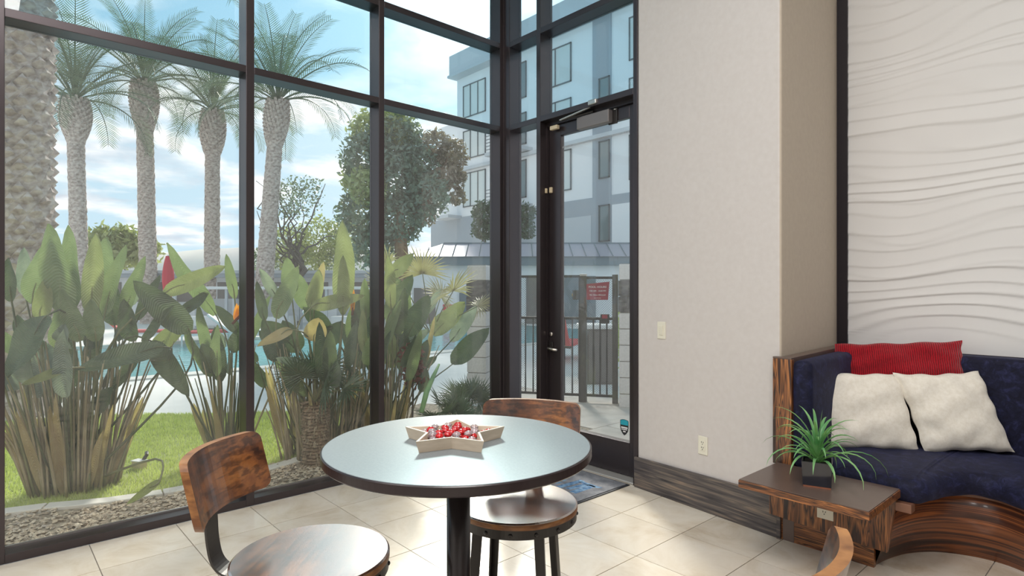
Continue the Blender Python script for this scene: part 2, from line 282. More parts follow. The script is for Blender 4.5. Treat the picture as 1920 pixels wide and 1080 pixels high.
# ------------------------------------------------------------------ mesh helpers
class MB:
    def __init__(self): self.v = []; self.f = []; self.uv = None
    def add(self, V, Fc):
        o = len(self.v); self.v.extend([tuple(p) for p in V]); self.f.extend([tuple(i + o for i in q) for q in Fc]); return self
    def box(self, c, s, R=None):
        h = [x / 2 for x in s]; V = [Vector((x * h[0], y * h[1], z * h[2])) for z in (-1, 1) for y in (-1, 1) for x in (-1, 1)]
        if R is not None: V = [R @ p for p in V]
        V = [p + Vector(c) for p in V]
        return self.add(V, [(0, 2, 3, 1), (4, 5, 7, 6), (0, 1, 5, 4), (2, 6, 7, 3), (0, 4, 6, 2), (1, 3, 7, 5)])
    def bb(self, x0, x1, y0, y1, z0, z1): return self.box(((x0 + x1) / 2, (y0 + y1) / 2, (z0 + z1) / 2), (x1 - x0, y1 - y0, z1 - z0))
    def prism(self, poly, z0, z1, ztop=None):
        n = len(poly); V = [(x, y, z0) for x, y in poly] + [(x, y, z1 if ztop is None else ztop[i]) for i, (x, y) in enumerate(poly)]
        a = sum(poly[i][0] * poly[(i + 1) % n][1] - poly[(i + 1) % n][0] * poly[i][1] for i in range(n))
        Fc = [tuple(range(n - 1, -1, -1)), tuple(range(n, 2 * n))] + [(i, (i + 1) % n, n + (i + 1) % n, n + i) for i in range(n)]
        if a < 0: Fc = [tuple(reversed(q)) for q in Fc]
        return self.add(V, Fc)
    def tube(self, pts, r, n=8, cap=True, flat=None):
        pts = [Vector(p) for p in pts]; k = len(pts); rs = r if isinstance(r, (list, tuple)) else [r] * k
        V = []; up = Vector((0, 0, 1))
        d0 = (pts[1] - pts[0]).normalized(); a = d0.orthogonal().normalized() if abs(d0.z) > 0.95 else d0.cross(up).normalized()
        for i, p in enumerate(pts):
            d = (pts[min(i + 1, k - 1)] - pts[max(i - 1, 0)]).normalized(); a = (a - d * a.dot(d)); a = a.normalized() if a.length > 1e-6 else d.orthogonal().normalized(); b = d.cross(a)
            for j in range(n):
                t = 2 * PI * j / n; V.append(p + a * (math.cos(t) * rs[i]) + b * (math.sin(t) * rs[i]))
        Fc = [(i * n + j, i * n + (j + 1) % n, (i + 1) * n + (j + 1) % n, (i + 1) * n + j) for i in range(k - 1) for j in range(n)]
        if cap: Fc += [tuple(range(n - 1, -1, -1)), tuple(range((k - 1) * n, k * n))]
        return self.add(V, Fc)
    def lathe(self, prof, n=32, c=(0, 0, 0)):
        V = []; Fc = []; k = len(prof)
        for r, z in prof:
            for j in range(n): V.append((c[0] + r * math.cos(2 * PI * j / n), c[1] + r * math.sin(2 * PI * j / n), c[2] + z))
        for i in range(k - 1):
            for j in range(n): Fc.append((i * n + j, i * n + (j + 1) % n, (i + 1) * n + (j + 1) % n, (i + 1) * n + j))
        Fc += [tuple(range(n - 1, -1, -1)), tuple(range((k - 1) * n, k * n))]
        return self.add(V, Fc)
    def grid(self, rows, closed=False):
        a = len(rows); b = len(rows[0]); V = [p for r in rows for p in r]
        Fc = [(i * b + j, i * b + (j + 1) % b, (i + 1) * b + (j + 1) % b, (i + 1) * b + j) for i in range(a - 1) for j in range(b if closed else b - 1)]
        return self.add(V, Fc)
    def mesh(self, name, m, smooth=False):
        me = bpy.data.meshes.new(name); me.from_pydata(self.v, [], self.f)
        if m is not None: me.materials.append(m)
        if smooth: me.polygons.foreach_set('use_smooth', [True] * len(me.polygons))
        if self.uv is not None:
            ul = me.uv_layers.new(name='UVMap'); li = np.zeros(len(me.loops), dtype=np.int32); me.loops.foreach_get('vertex_index', li)
            ul.data.foreach_set('uv', np.array(self.uv, dtype=np.float32)[li].ravel())
        me.update(); return me
    def build(self, name, m, parent=None, smooth=False, bevel=0.0, seg=2, kind=None):
        if parent is not None and parent.get('_w') is not None:      # geometry given in room coordinates, the parent sits at its base
            o3 = parent['_w']; self.v = [(p[0] - o3[0], p[1] - o3[1], p[2] - o3[2]) for p in self.v]
        o = bpy.data.objects.new(name, self.mesh(name, m, smooth)); COL.objects.link(o)
        if parent is not None:
            o.parent = parent
            if parent.get('_w') is not None: o['_p'] = 1
        if bevel:
            bv = o.modifiers.new('edge', 'BEVEL'); bv.width = bevel; bv.segments = seg; bv.limit_method = 'ANGLE'; bv.angle_limit = math.radians(40)
            bv.harden_normals = False
        if kind: o['kind'] = kind
        return o
def sub(parent_part, mb, name, m, world=None, **kw):
    # a sub-part: its geometry is in the same frame as the part's
    if world is not None: mb.v = [(p[0] - world[0], p[1] - world[1], p[2] - world[2]) for p in mb.v]
    return mb.build(name, m, parent_part, **kw)
def tag(o, label, cat, group=None, kind=None):
    o['label'] = label; o['category'] = cat
    if group: o['group'] = group
    if kind: o['kind'] = kind
    return o
def thing(name, label, cat, loc=(0, 0, 0), rz=0.0, group=None, world=False):
    o = bpy.data.objects.new(name, None); COL.objects.link(o); o.location = loc; o.rotation_euler = (0, 0, rz); o.empty_display_size = 0.1
    tag(o, label, cat, group)
    if world: o['_w'] = list(loc)
    return o
def struct(name, loc=(0, 0, 0)):
    o = bpy.data.objects.new(name, None); COL.objects.link(o); o.location = loc; o['kind'] = 'structure'; o['_w'] = list(loc); return o
def dup(root, loc, rz, label=None):
    r = root.copy(); COL.objects.link(r); r.location = loc; r.rotation_euler = (0, 0, rz)
    if label: r['label'] = label
    for ch in list(root.children):
        c = ch.copy(); COL.objects.link(c); c.parent = r
        for g in list(ch.children):
            d = g.copy(); COL.objects.link(d); d.parent = c
    return r
def inst(src_mesh, name, parent, mtx):
    o = bpy.data.objects.new(name, src_mesh); COL.objects.link(o); o.parent = parent; o.matrix_local = mtx; return o
def text_obj(name, body, size, m, parent, mtx, extrude=0.0006, align='CENTER'):
    c = bpy.data.curves.new(name, 'FONT'); c.body = body; c.size = size; c.align_x = align; c.align_y = 'CENTER'; c.extrude = extrude; c.materials.append(m); c.resolution_u = 3
    tmp = bpy.data.objects.new(name, c); COL.objects.link(tmp); bpy.context.view_layer.update()
    me = bpy.data.meshes.new_from_object(tmp.evaluated_get(bpy.context.evaluated_depsgraph_get())); bpy.data.objects.remove(tmp); me.materials.clear(); me.materials.append(m)
    o = bpy.data.objects.new(name, me); COL.objects.link(o); o.parent = parent; o.matrix_local = mtx; return o
def smooth_by_angle(o):
    o.data.polygons.foreach_set('use_smooth', [True] * len(o.data.polygons))


# ------------------------------------------------------------------ the room shell
ZC = 5.2
fl = MB().bb(0.0, 9.0, -9.0, 1.05, -0.12, -0.006).build('floor', m_grout, kind='structure')
T = 0.4365; G = 0.005
XS = [-0.0275 + T * k for k in range(0, 14)]; YS = [-0.06 - T * k for k in range(-3, 12)]
tile_full = MB().bb(G / 2, T - G / 2, -T + G / 2, -G / 2, -0.006, 0.0).mesh('tile', m_tile)
def poly_clip_tile(x0, x1, y0, y1): return MB().bb(x0, x1, y0, y1, -0.006, 0.0).mesh('tile', m_tile)
for i, x in enumerate(XS):
    for j, y in enumerate(YS):
        if y > 0.9: continue
        x0, x1, y0, y1 = x + G / 2, x + T - G / 2, y - T + G / 2, y - G / 2
        lim = 0.10 if x1 < 1.5 else (0.0 if x1 < 2.5 else 0.90)
        if y0 > lim - 0.02: continue
        cx0, cy1 = max(x0, 0.005), min(y1, lim)
        if cx0 == x0 and cy1 == y1: inst(tile_full, 'tile', fl, Matrix.Translation((x, y, 0)))
        else: inst(poly_clip_tile(cx0, x1, y0, cy1), 'tile', fl, Matrix.Identity(4))
MB().bb(-0.2, 9.2, -9.2, 1.3, ZC, ZC + 0.15).build('ceiling', m_white, kind='structure')
MB().bb(9.0, 9.15, -9.2, 1.3, -0.1, ZC).build('wall_right', m_wall, kind='structure')
MB().bb(-0.16, 9.15, -9.15, -9.0, -0.1, ZC).build('wall_front', m_wall, kind='structure')
# beige wall beside the door, with a rounded corner into the booth recess
wa, wb = (1.48, 0.0), (2.575, -0.115)
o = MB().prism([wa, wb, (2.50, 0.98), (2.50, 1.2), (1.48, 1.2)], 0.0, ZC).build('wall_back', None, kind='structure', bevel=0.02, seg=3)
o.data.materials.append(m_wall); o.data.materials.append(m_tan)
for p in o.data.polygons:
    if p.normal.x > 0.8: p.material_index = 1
dx, dy = wb[0] - wa[0], wb[1] - wa[1]; ln = math.hypot(dx, dy); nx, ny = dy / ln, -dx / ln     # room-side normal of that wall
def off(p, d): return (p[0] + nx * d, p[1] + ny * d)
MB().prism([off((wa[0] - 0.012, wa[1]), 0.022), off((wb[0], wb[1]), 0.022), wb, (wa[0] - 0.012, wa[1])], 0.0, 0.22, ztop=[0.219, 0.243, 0.243, 0.219]).build('baseboard_back', m_base, bevel=0.004, kind='structure')
# wave wall in the recess: carved ridges that rise slowly and break sharply
nxg, nzg = 130, 720
xw = np.linspace(2.571, 7.2, nxg); zw = np.linspace(0.9, 4.6, nzg); X, Z = np.meshgrid(xw, zw)
def vn(x, y, seed):
    r = np.random.RandomState(seed).rand(64, 64); xi = np.floor(x).astype(int); yi = np.floor(y).astype(int); fx = x - xi; fy = y - yi
    fx = fx * fx * (3 - 2 * fx); fy = fy * fy * (3 - 2 * fy); g = lambda a, b: r[a % 64, b % 64]
    return (g(xi, yi) * (1 - fx) + g(xi + 1, yi) * fx) * (1 - fy) + (g(xi, yi + 1) * (1 - fx) + g(xi + 1, yi + 1) * fx) * fy
warp = 0.030 * np.sin(X * 5.2 + 1.7 * np.sin(Z * 2.1)) + 0.24 * (vn(X * 1.7, Z * 2.6, 3) - 0.5) + 0.10 * (vn(X * 0.9, Z * 6.0, 14) - 0.5)
ph = (Z + warp) / 0.092
cell = np.floor(ph); fr = 1.0 - (ph - cell)
amp = np.clip(0.15 + 1.25 * vn(X * 1.0, cell * 0.77, 9), 0.1, 1.4)
hgt = 0.0080 * amp * np.where(fr < 0.90, (fr / 0.90) ** 1.7, 1 - (fr - 0.90) / 0.10)
ph2 = (Z + warp * 1.35 + 0.12 * vn(X * 1.3, Z, 21)) / 0.21; fr2 = 1.0 - (ph2 - np.floor(ph2))
hgt += 0.0030 * np.where(fr2 < 0.93, (fr2 / 0.93) ** 1.8, 1 - (fr2 - 0.93) / 0.07)
mb = MB(); V = np.stack([X, 0.965 - hgt, Z], -1).reshape(-1, 3); mb.v = V.tolist()
mb.f = [(a * nxg + b, a * nxg + b + 1, (a + 1) * nxg + b + 1, (a + 1) * nxg + b) for a in range(nzg - 1) for b in range(nxg - 1)]
wr = MB().bb(2.5, 9.0, 0.98, 1.2, 0.0, ZC).build('wall_recess', m_white, kind='structure')
mb.build('wave_panel', m_wave, wr, smooth=True)
tr = struct('trim_1', (2.54, 0.96, 1.0))
MB().bb(2.50, 2.571, 0.945, 0.98, 1.0, 4.7).build('upright_trim', m_black, tr)
MB().bb(2.571, 7.2, 0.95, 0.98, 1.0, 1.043).build('bottom_trim', m_black, tr)
for lx, ly in FILL_XY:
    c = thing('added_fill_panel', 'added square fill panel with a white housing, out of view overhead', 'ceiling light', (lx, ly, ZC), world=True, group='added square fill panels')
    MB().bb(lx - 0.66, lx + 0.66, ly - 0.66, ly + 0.66, ZC - 0.06, ZC).build('housing', m_wplastic, c)  # plain box added above each fill light, out of view

# ------------------------------------------------------------------ window wall on the left
FD = 0.15; GX = -0.12
def pane_set(parent, axis, spans, zs, g_u, g_l):
    for a, b in spans:
        for k, (z0, z1) in enumerate(zs):
            mtl = g_l if k == 0 else g_u
            mb = MB().bb(GX - 0.006, GX, a, b, z0, z1) if axis == 'x' else MB().bb(a, b, -GX, -GX + 0.006, z0, z1)
            mb.build('glass_pane', mtl, parent)
T2 = (2.876, 2.923); T1 = (3.632, 3.68); T0 = (4.40, 4.448)
wl = struct('window_1', (0, -4.0, 0))
muls = [(-0.046, 0.0), (-1.281, -1.234), (-2.264, -2.211), (-3.53, -3.478), (-4.73, -4.68), (-5.98, -5.93), (-7.2, -7.15), (-9.0, -8.95)]
for a, b in muls[1:]: MB().bb(-FD, 0, a, b, 0.0, ZC).build('mullion', m_frame, wl, bevel=0.003)
spans = [(muls[i + 1][1], muls[i][0]) for i in range(len(muls) - 1)]
for a, b in spans:
    MB().bb(-FD, 0, a, b, 0.0, 0.047).build('sill', m_frame, wl, bevel=0.002)
    for z0, z1 in (T2, T1, T0): MB().bb(-FD, 0, a, b, z0, z1).build('transom', m_frame, wl, bevel=0.002)
    MB().bb(-FD, 0, a, b, ZC - 0.05, ZC).build('head_rail', m_frame, wl)
    MB().bb(GX - 0.002, GX + 0.012, a, b, 0.047, 0.057).build('glazing_bead', m_alu, wl)
pane_set(wl, 'x', spans, [(0.047, T2[0]), (T2[1], T1[0]), (T1[1], T0[0]), (T0[1], ZC - 0.05)], m_glassu, m_glass)
MB().prism([(-FD, -0.046), (0.0, -0.046), (0.0, -0.005), (0.075, 0.0), (0.075, FD), (-FD, FD)], 0, ZC).build('corner_post', m_frame, wl, bevel=0.004)
# ------------------------------------------------------------------ sidelight, transom lights and the door in the back wall
w2 = struct('window_2', (0.25, 0.05, 0))
MB().bb(0.424, 0.472, 0, FD, 0, ZC).build('mullion', m_frame, w2, bevel=0.003)
MB().bb(1.442, 1.482, 0, FD + 0.05, 0, ZC).build('mullion', m_frame, w2, bevel=0.003)
sp = [(0.075, 0.424), (0.472, 1.442)]
for a, b in sp:
    for z0, z1 in (T2, T1, T0): MB().bb(a, b, 0, FD, z0, z1).build('transom', m_frame, w2, bevel=0.002)
MB().bb(0.075, 0.424, 0, FD, 0, 0.047).build('sill', m_frame, w2)
pane_set(w2, 'y', [sp[0]], [(0.047, T2[0])], m_glassu, m_glass)
pane_set(w2, 'y', sp, [(T2[1], T2[1] + 0.001), (T2[1], T1[0]), (T1[1], T0[0]), (T0[1], ZC)], m_glassu, m_glassu)
d1 = struct('door_1', (0.957, 0.12, 0))
MB().bb(0.472, 1.442, 0.075, FD, 2.845, T2[0]).build('head_jamb', m_frame, d1)
MB().bb(0.472, 0.482, 0.075, FD, 0.0, 2.845).build('side_jamb', m_frame, d1)
for a, b, n in ((0.484, 0.618, 'stile'), (1.335, 1.440, 'stile')): MB().bb(a, b, 0.10, 0.145, 0.018, 2.842).build(n, m_frame, d1, bevel=0.003)
MB().bb(0.618, 1.335, 0.10, 0.145, 0.018, 0.272).build('bottom_rail', m_frame, d1, bevel=0.003)
MB().bb(0.618, 1.335, 0.10, 0.145, 2.748, 2.842).build('top_rail', m_frame, d1, bevel=0.003)
MB().bb(0.618, 1.335, 0.119, 0.125, 0.272, 2.748).build('glass_pane', m_glass, d1)
MB().bb(0.472, 1.442, 0.0, FD, 0.0, 0.014).build('threshold', m_thresh, d1, bevel=0.004)
h = MB(); h.lathe([(0.018, 0), (0.02, 0.004), (0.016, 0.012)], 16); h.v = [(0.508 + p[0], 0.10 - p[2], 1.052 + p[1]) for p in h.v]; h.build('lock_cylinder', m_nickel, d1, smooth=True)
h = MB().box((0.512, 0.095, 0.945), (0.042, 0.012, 0.085)).build('lever_plate', m_iron, d1, bevel=0.004)
MB().tube([(0.512, 0.10, 0.935), (0.512, 0.055, 0.935), (0.522, 0.045, 0.934), (0.62, 0.045, 0.926)], [0.011, 0.011, 0.0115, 0.010], 10).build('lever_handle', m_nickel, d1, smooth=True)
MB().tube([(0.512, 0.145, 0.935), (0.512, 0.19, 0.935), (0.522, 0.20, 0.935), (0.64, 0.20, 0.94)], 0.011, 10).build('outside_lever', m_iron, d1, smooth=True)
text_obj('door_notice', 'THIS DOOR TO REMAIN UNLOCKED DURING BUSINESS HOURS', 0.0262, m_txtg, d1, Matrix.Translation((0.975 - 0.957, 0.1185 - 0.12, 2.645)) @ Matrix.Rotation(PI / 2, 4, 'X'))
# security shield sticker on the glass
def shield(s): return [(-0.036 * s, 0.05 * s), (-0.018 * s, 0.056 * s), (0, 0.058 * s), (0.018 * s, 0.056 * s), (0.036 * s, 0.05 * s), (0.036 * s, 0.0), (0.03 * s, -0.024 * s), (0.016 * s, -0.043 * s), (0, -0.055 * s), (-0.016 * s, -0.043 * s), (-0.03 * s, -0.024 * s), (-0.036 * s, 0)]
stk = thing('window_sticker', 'small shield sticker with a teal top and black base, low on the door glass', 'sticker', (1.273, 0.1185, 0.375), world=False)
def flat(poly, y0, y1):
    m = MB().prism(poly, y0, y1); m.v = [(p[0], -p[2], p[1]) for p in m.v]; m.f = [tuple(reversed(q)) for q in m.f]; m.f = [tuple(reversed(q)) for q in m.f]; return m
flat(shield(1.1), 0.0, 0.0006).build('shield_back', m_stk, stk)
flat([(-0.036, 0.020), (0.036, 0.020), (0.036, 0.052), (0.018, 0.058), (0, 0.060), (-0.018, 0.058), (-0.036, 0.052)], 0.0006, 0.0010).build('teal_band', m_teal, stk)
for zz, hw, hh in ((0.0, 0.031, 0.0055), (-0.014, 0.027, 0.0035), (-0.030, 0.012, 0.005)): flat([(-hw, zz - hh), (hw, zz - hh), (hw, zz + hh), (-hw, zz + hh)], 0.0006, 0.0010).build('pale_line', m_txt, stk)
# closer with folded arm
cl = thing('door_closer', 'grey box door closer with a folded arm on the door head', 'door closer', (1.1, 0.10, 2.80), world=True)
MB().bb(0.855, 1.185, 0.035, 0.088, 2.735, 2.835).build('closer_body', m_closer, cl, bevel=0.006)
MB().bb(1.14, 1.225, 0.088, 0.10, 2.725, 2.85).build('mounting_plate', m_iron, cl, bevel=0.003)
MB().box((0.87, 0.00, 2.855), (0.30, 0.022, 0.012), Matrix.Rotation(math.radians(-10), 3, 'Y') @ Matrix.Rotation(math.radians(8), 3, 'Z')).build('main_arm', m_alu, cl, bevel=0.003)
MB().box((1.06, 0.0, 2.905), (0.085, 0.035, 0.04)).build('arm_shoe', m_alu, cl, bevel=0.008)
MB().tube([(0.74, -0.012, 2.83), (0.9, 0.03, 2.845), (1.02, 0.05, 2.85)], 0.009, 8).build('fore_arm', m_iron, cl)
MB().lathe([(0.012, 0), (0.012, 0.006)], 12, (1.205, 0.09, 2.83)).build('bolt', m_nickel, cl)
MB().bb(0.54, 0.625, 0.045, 0.08, 2.795, 2.83).build('sensor_box', m_almond, thing('door_alarm_contact', 'almond alarm contact on the door frame head, below the transom', 'alarm contact', (0.58, 0.06, 2.80), world=True), bevel=0.005)
a = thing('alarm_magnet', 'pair of small almond alarm magnets on the frame and door stile', 'alarm contact', (0.51, 0.09, 2.3), world=True)
MB().bb(0.474, 0.488, 0.052, 0.075, 2.268, 2.31).build('frame_half', m_almond, a, bevel=0.004)
MB().bb(0.497, 0.528, 0.080, 0.10, 2.268, 2.318).build('door_half', m_almond, a, bevel=0.006)

# ------------------------------------------------------------------ switch and outlets
def wpos(x): return wa[1] + (x - wa[0]) * dy / dx
ang = math.atan2(dy, dx)
def plate(name, label, cat, x, z, horiz=False):
    t = thing(name, label, cat, (x, wpos(x), z), ang); return t
sw = plate('light_switch', 'ivory paddle light switch on the beige wall', 'light switch', 1.705, 1.154)
MB().bb(-0.036, 0.036, -0.006, 0, -0.06, 0.06).build('plate', m_ivory, sw, bevel=0.003)
MB().box((0, -0.008, 0), (0.033, 0.008, 0.068), Matrix.Rotation(math.radians(5), 3, 'X')).build('paddle', m_ivory, sw, bevel=0.002)
def outlet_face(t, cx, cz, y=-0.0085, horizontal=False):
    if not horizontal:
        for sx, hh in ((-0.0065, 0.009), (0.0065, 0.0075)): MB().box((cx + sx, y, cz + 0.004), (0.0022, 0.002, hh)).build('slot', m_slot, t)
        m = MB().lathe([(0.0026, 0), (0.0026, 0.002)], 8); m.v = [(cx + p[0], y - 0.001 + p[2], cz - 0.009 + p[1]) for p in m.v]; m.build('ground_hole', m_slot, t)
ol = plate('wall_outlet', 'ivory double wall outlet low on the beige wall', 'outlet', 2.045, 0.422)
MB().bb(-0.036, 0.036, -0.006, 0, -0.06, 0.06).build('plate', m_ivory, ol, bevel=0.003)
MB().bb(-0.0165, 0.0165, -0.0085, -0.006, -0.034, 0.034).build('receptacle', m_ivory, ol, bevel=0.001)
outlet_face(ol, 0, 0.018, -0.0095); outlet_face(ol, 0, -0.016, -0.0095)

# ------------------------------------------------------------------ built-in booth with its side shelf
bo = thing('booth', 'navy velvet built-in booth with a curved zebrawood front', 'booth', (3.4, 0.4, 0), world=True)
MB().bb(2.549, 2.655, -0.165, -0.13, 0.44, 1.045).build('end_panel', m_zv, bo, bevel=0.003)
MB().prism([(2.549, -0.165), (2.655, -0.165), (2.60, 0.86), (2.525, 0.86), (2.592, -0.13), (2.549, -0.13)], 1.045, 1.055).build('top_cap', m_lam, bo, bevel=0.002)
MB().prism([(2.592, -0.13), (2.655, -0.13), (2.60, 0.86), (2.525, 0.86)], 0.0, 1.045).build('arm_carcass', m_lam, bo)
def cushion(x_rows): pass
def rounded_pad(poly, z0, z1, r=0.03): return MB().prism(poly, z0, z1)
MB().prism([(2.655, -0.16), (2.755, -0.14), (2.72, 0.80), (2.60, 0.86)], 0.44, 1.04).build('arm_upholstery', m_velvet, bo, bevel=0.032, seg=4, smooth=True)
MB().prism([(2.66, 0.79), (6.4, 0.79), (6.4, 0.945), (2.60, 0.945)], 0.44, 1.043).build('back_upholstery', m_velvet, bo, bevel=0.035, seg=4, smooth=True)
# seat: front line in plan, lofted over a rounded nose
def crom(P, n):
    out = []
    for i in range(len(P) - 1):
        p0, p1, p2, p3 = (Vector(P[max(i - 1, 0)]), Vector(P[i]), Vector(P[i + 1]), Vector(P[min(i + 2, len(P) - 1)]))
        for k in range(n):
            t = k / n; out.append(0.5 * ((2 * p1) + (p2 - p0) * t + (2 * p0 - 5 * p1 + 4 * p2 - p3) * t * t + (3 * p1 - p0 - 3 * p2 + p3) * t ** 3))
    out.append(Vector(P[-1])); return out
front = crom([(2.68, -0.125, 0), (2.95, -0.125, 0), (3.19, -0.135, 0), (3.27, -0.10, 0), (3.295, 0.02, 0), (3.35, 0.17, 0), (3.45, 0.245, 0), (3.56, 0.215, 0), (3.75, 0.08, 0), (4.05, -0.2, 0), (4.5, -0.42, 0), (5.2, -0.5, 0), (6.4, -0.5, 0)], 8)
rows = []
for i, p in enumerate(front):
    q = front[min(i + 1, len(front) - 1)] - front[max(i - 1, 0)]; nrm = Vector((q.y, -q.x, 0)).normalized()
    bx = 2.66 + (p.x - 2.68) * (6.4 - 2.66) / (6.4 - 2.68); back = Vector((bx, 0.82, 0)); r = []
    drape = 0.004 * math.sin(i * 0.31) + 0.002 * math.sin(i * 0.73)
    r.append(p - nrm * 0.015 + Vector((0, 0, 0.375 + drape))); r.append(p + nrm * (0.012 + drape) + Vector((0, 0, 0.40)))
    for a in (0, 20, 40, 60, 80):
        t = math.radians(a); r.append(p + nrm * (0.015 - 0.06 * (1 - math.cos(t))) + Vector((0, 0, 0.44 + 0.058 * math.sin(t))))
    e = p - nrm * 0.05
    for k in (0.15, 0.4, 0.7, 1.0):
        m = e.lerp(back, k); r.append(Vector((m.x, m.y, 0.500 + 0.012 * math.sin(k * PI) + 0.003 * math.sin(i * 0.9 + 5 * k))))
    r.append(Vector((back.x, back.y, 0.36)))
    rows.append(r)
MB().grid(rows).build('seat', m_velvet, bo, smooth=True)
wood = crom([(3.055, -0.10, 0), (3.075, 0.03, 0), (3.13, 0.20, 0), (3.24, 0.345, 0), (3.42, 0.425, 0), (3.60, 0.385, 0), (3.85, 0.18, 0), (4.15, -0.05, 0), (4.6, -0.25, 0), (5.3, -0.33, 0), (6.4, -0.33, 0)], 7)
wrow = []; lip = []
for i, p in enumerate(wood):
    q = wood[min(i + 1, len(wood) - 1)] - wood[max(i - 1, 0)]; nrm = Vector((q.y, -q.x, 0)).normalized()
    wrow.append([p - nrm * 0.05 + Vector((0, 0, 0.0)), p + Vector((0, 0, 0.0)), p + nrm * 0.06 + Vector((0, 0, 0.18)), p + nrm * 0.115 + Vector((0, 0, 0.352)), p - nrm * 0.05 + Vector((0, 0, 0.36))])
    t = p + nrm * 0.118; lip.append([t - nrm * 0.10 + Vector((0, 0, 0.352)), t + Vector((0, 0, 0.352)), t + nrm * 0.004 + Vector((0, 0, 0.392)), t - nrm * 0.10 + Vector((0, 0, 0.394))])
MB().grid(wrow).build('curved_front', m_zc, bo, smooth=True)
MB().grid(lip).build('front_lip', m_cap, bo)
MB().bb(3.165, 3.235, -0.165, -0.10, 0.335, 0.38).build('lip_end_block', m_cap, bo, bevel=0.004)
sh = thing('side_table', 'low zebrawood side shelf with a brown laminate top at the booth end', 'side table', (2.87, -0.35, 0), world=True)
MB().bb(2.578, 3.186, -0.618, -0.168, 0.446, 0.45).build('laminate_top', m_lam, sh)
MB().bb(2.575, 3.19, -0.622, -0.168, 0.408, 0.446).build('tabletop_board', m_zh, sh, bevel=0.002)
MB().prism([(2.523, -0.15), (3.17, -0.15), (3.17, -0.125), (2.523, -0.125)], 0.105, 0.408).v
pn = MB(); pn.add([(2.523, -0.15, 0.135), (3.125, -0.15, 0.105), (3.17, -0.15, 0.408), (2.523, -0.15, 0.408), (2.523, -0.125, 0.135), (3.125, -0.125, 0.105), (3.17, -0.125, 0.408), (2.523, -0.125, 0.408)], [(0, 1, 2, 3), (7, 6, 5, 4), (4, 5, 1, 0), (1, 5, 6, 2), (2, 6, 7, 3), (3, 7, 4, 0)])
pn.build('front_panel', m_zv, sh)
MB().bb(2.583, 3.06, -0.128, -0.10, 0.0, 0.135).build('toe_kick', m_zh, sh)
MB().bb(2.562, 2.583, -0.146, -0.115, 0.0, 0.135).build('corner_strip', m_base, sh)
MB().bb(2.60, 3.05, -0.10, 0.2, 0.0, 0.40).build('carcass', m_lam, sh)
so_ = thing('shelf_outlet', 'ivory single outlet plate on the zebrawood shelf front', 'outlet', (2.831, -0.15, 0.222))
MB().bb(-0.042, 0.042, -0.006, 0, -0.030, 0.030).build('plate', m_ivory, so_, bevel=0.002)
outlet_face(so_, -0.004, 0.006, -0.007)

# ------------------------------------------------------------------ cushions
def pillow_mesh(wd, ht, th, seed, n=36, pinch=0.10, shear=0.0):
    r = random.Random(seed); rowsF = []; mb = MB(); idx = {}
    ph = [r.uniform(0, 6) for _ in range(6)]
    def pt(u, v, s):
        e = (1 - abs(u) ** 2.4) * (1 - abs(v) ** 2.4); e = max(e, 0) ** 0.42
        px = u * wd / 2 * (1 - pinch * (1 - abs(v) ** 1.5) * abs(u) ** 3 * 0.6); pz = v * ht / 2 * (1 - pinch * (1 - abs(u) ** 1.5) * abs(v) ** 3 * 0.6)
        wr = 0.006 * math.sin(7 * u + ph[0] + 3 * v) + 0.005 * math.sin(9 * v + ph[1] - 4 * u) + 0.004 * math.sin(15 * u * v + ph[2])
        return (px + shear * pz + 0.004 * math.sin(11 * v + ph[3]), s * (th / 2 * e + wr * e), pz + 0.004 * math.sin(10 * u + ph[4]))
    for s in (-1, 1):
        rws = [[pt(-1 + 2 * i / n, -1 + 2 * j / n, s) for i in range(n + 1)] for j in range(n + 1)]
        g = MB().grid(rws); g.f = g.f if s < 0 else [tuple(reversed(q)) for q in g.f]; mb.add(g.v, g.f)
    return mb
def put(o, loc, rz, rx, ry=0.0):
    o.location = loc; o.rotation_euler = (rx, ry, rz); return o
o = pillow_mesh(0.515, 0.46, 0.18, 1, shear=-0.15).build('throw_pillow', m_fur, smooth=True); put(o, (2.853, 0.368, 0.715), math.radians(40), math.radians(-15), math.radians(1))
tag(o, 'ivory plush square pillow behind the potted plant, beside the booth arm', 'pillow', 'ivory plush pillows')
o = pillow_mesh(0.455, 0.46, 0.18, 2, shear=-0.20).build('throw_pillow', m_fur, smooth=True); put(o, (3.235, 0.635, 0.73), math.radians(37), math.radians(-15), math.radians(-3))
tag(o, 'ivory plush square pillow on the far side of the pillow by the arm', 'pillow', 'ivory plush pillows')
o = pillow_mesh(0.68, 0.32, 0.14, 3, pinch=0.05).build('lumbar_pillow', m_redp, smooth=True); put(o, (2.95, 0.68, 0.95), math.radians(22), math.radians(-10), math.radians(-4))
tag(o, 'red ribbed plush lumbar pillow behind the two ivory pillows', 'pillow')

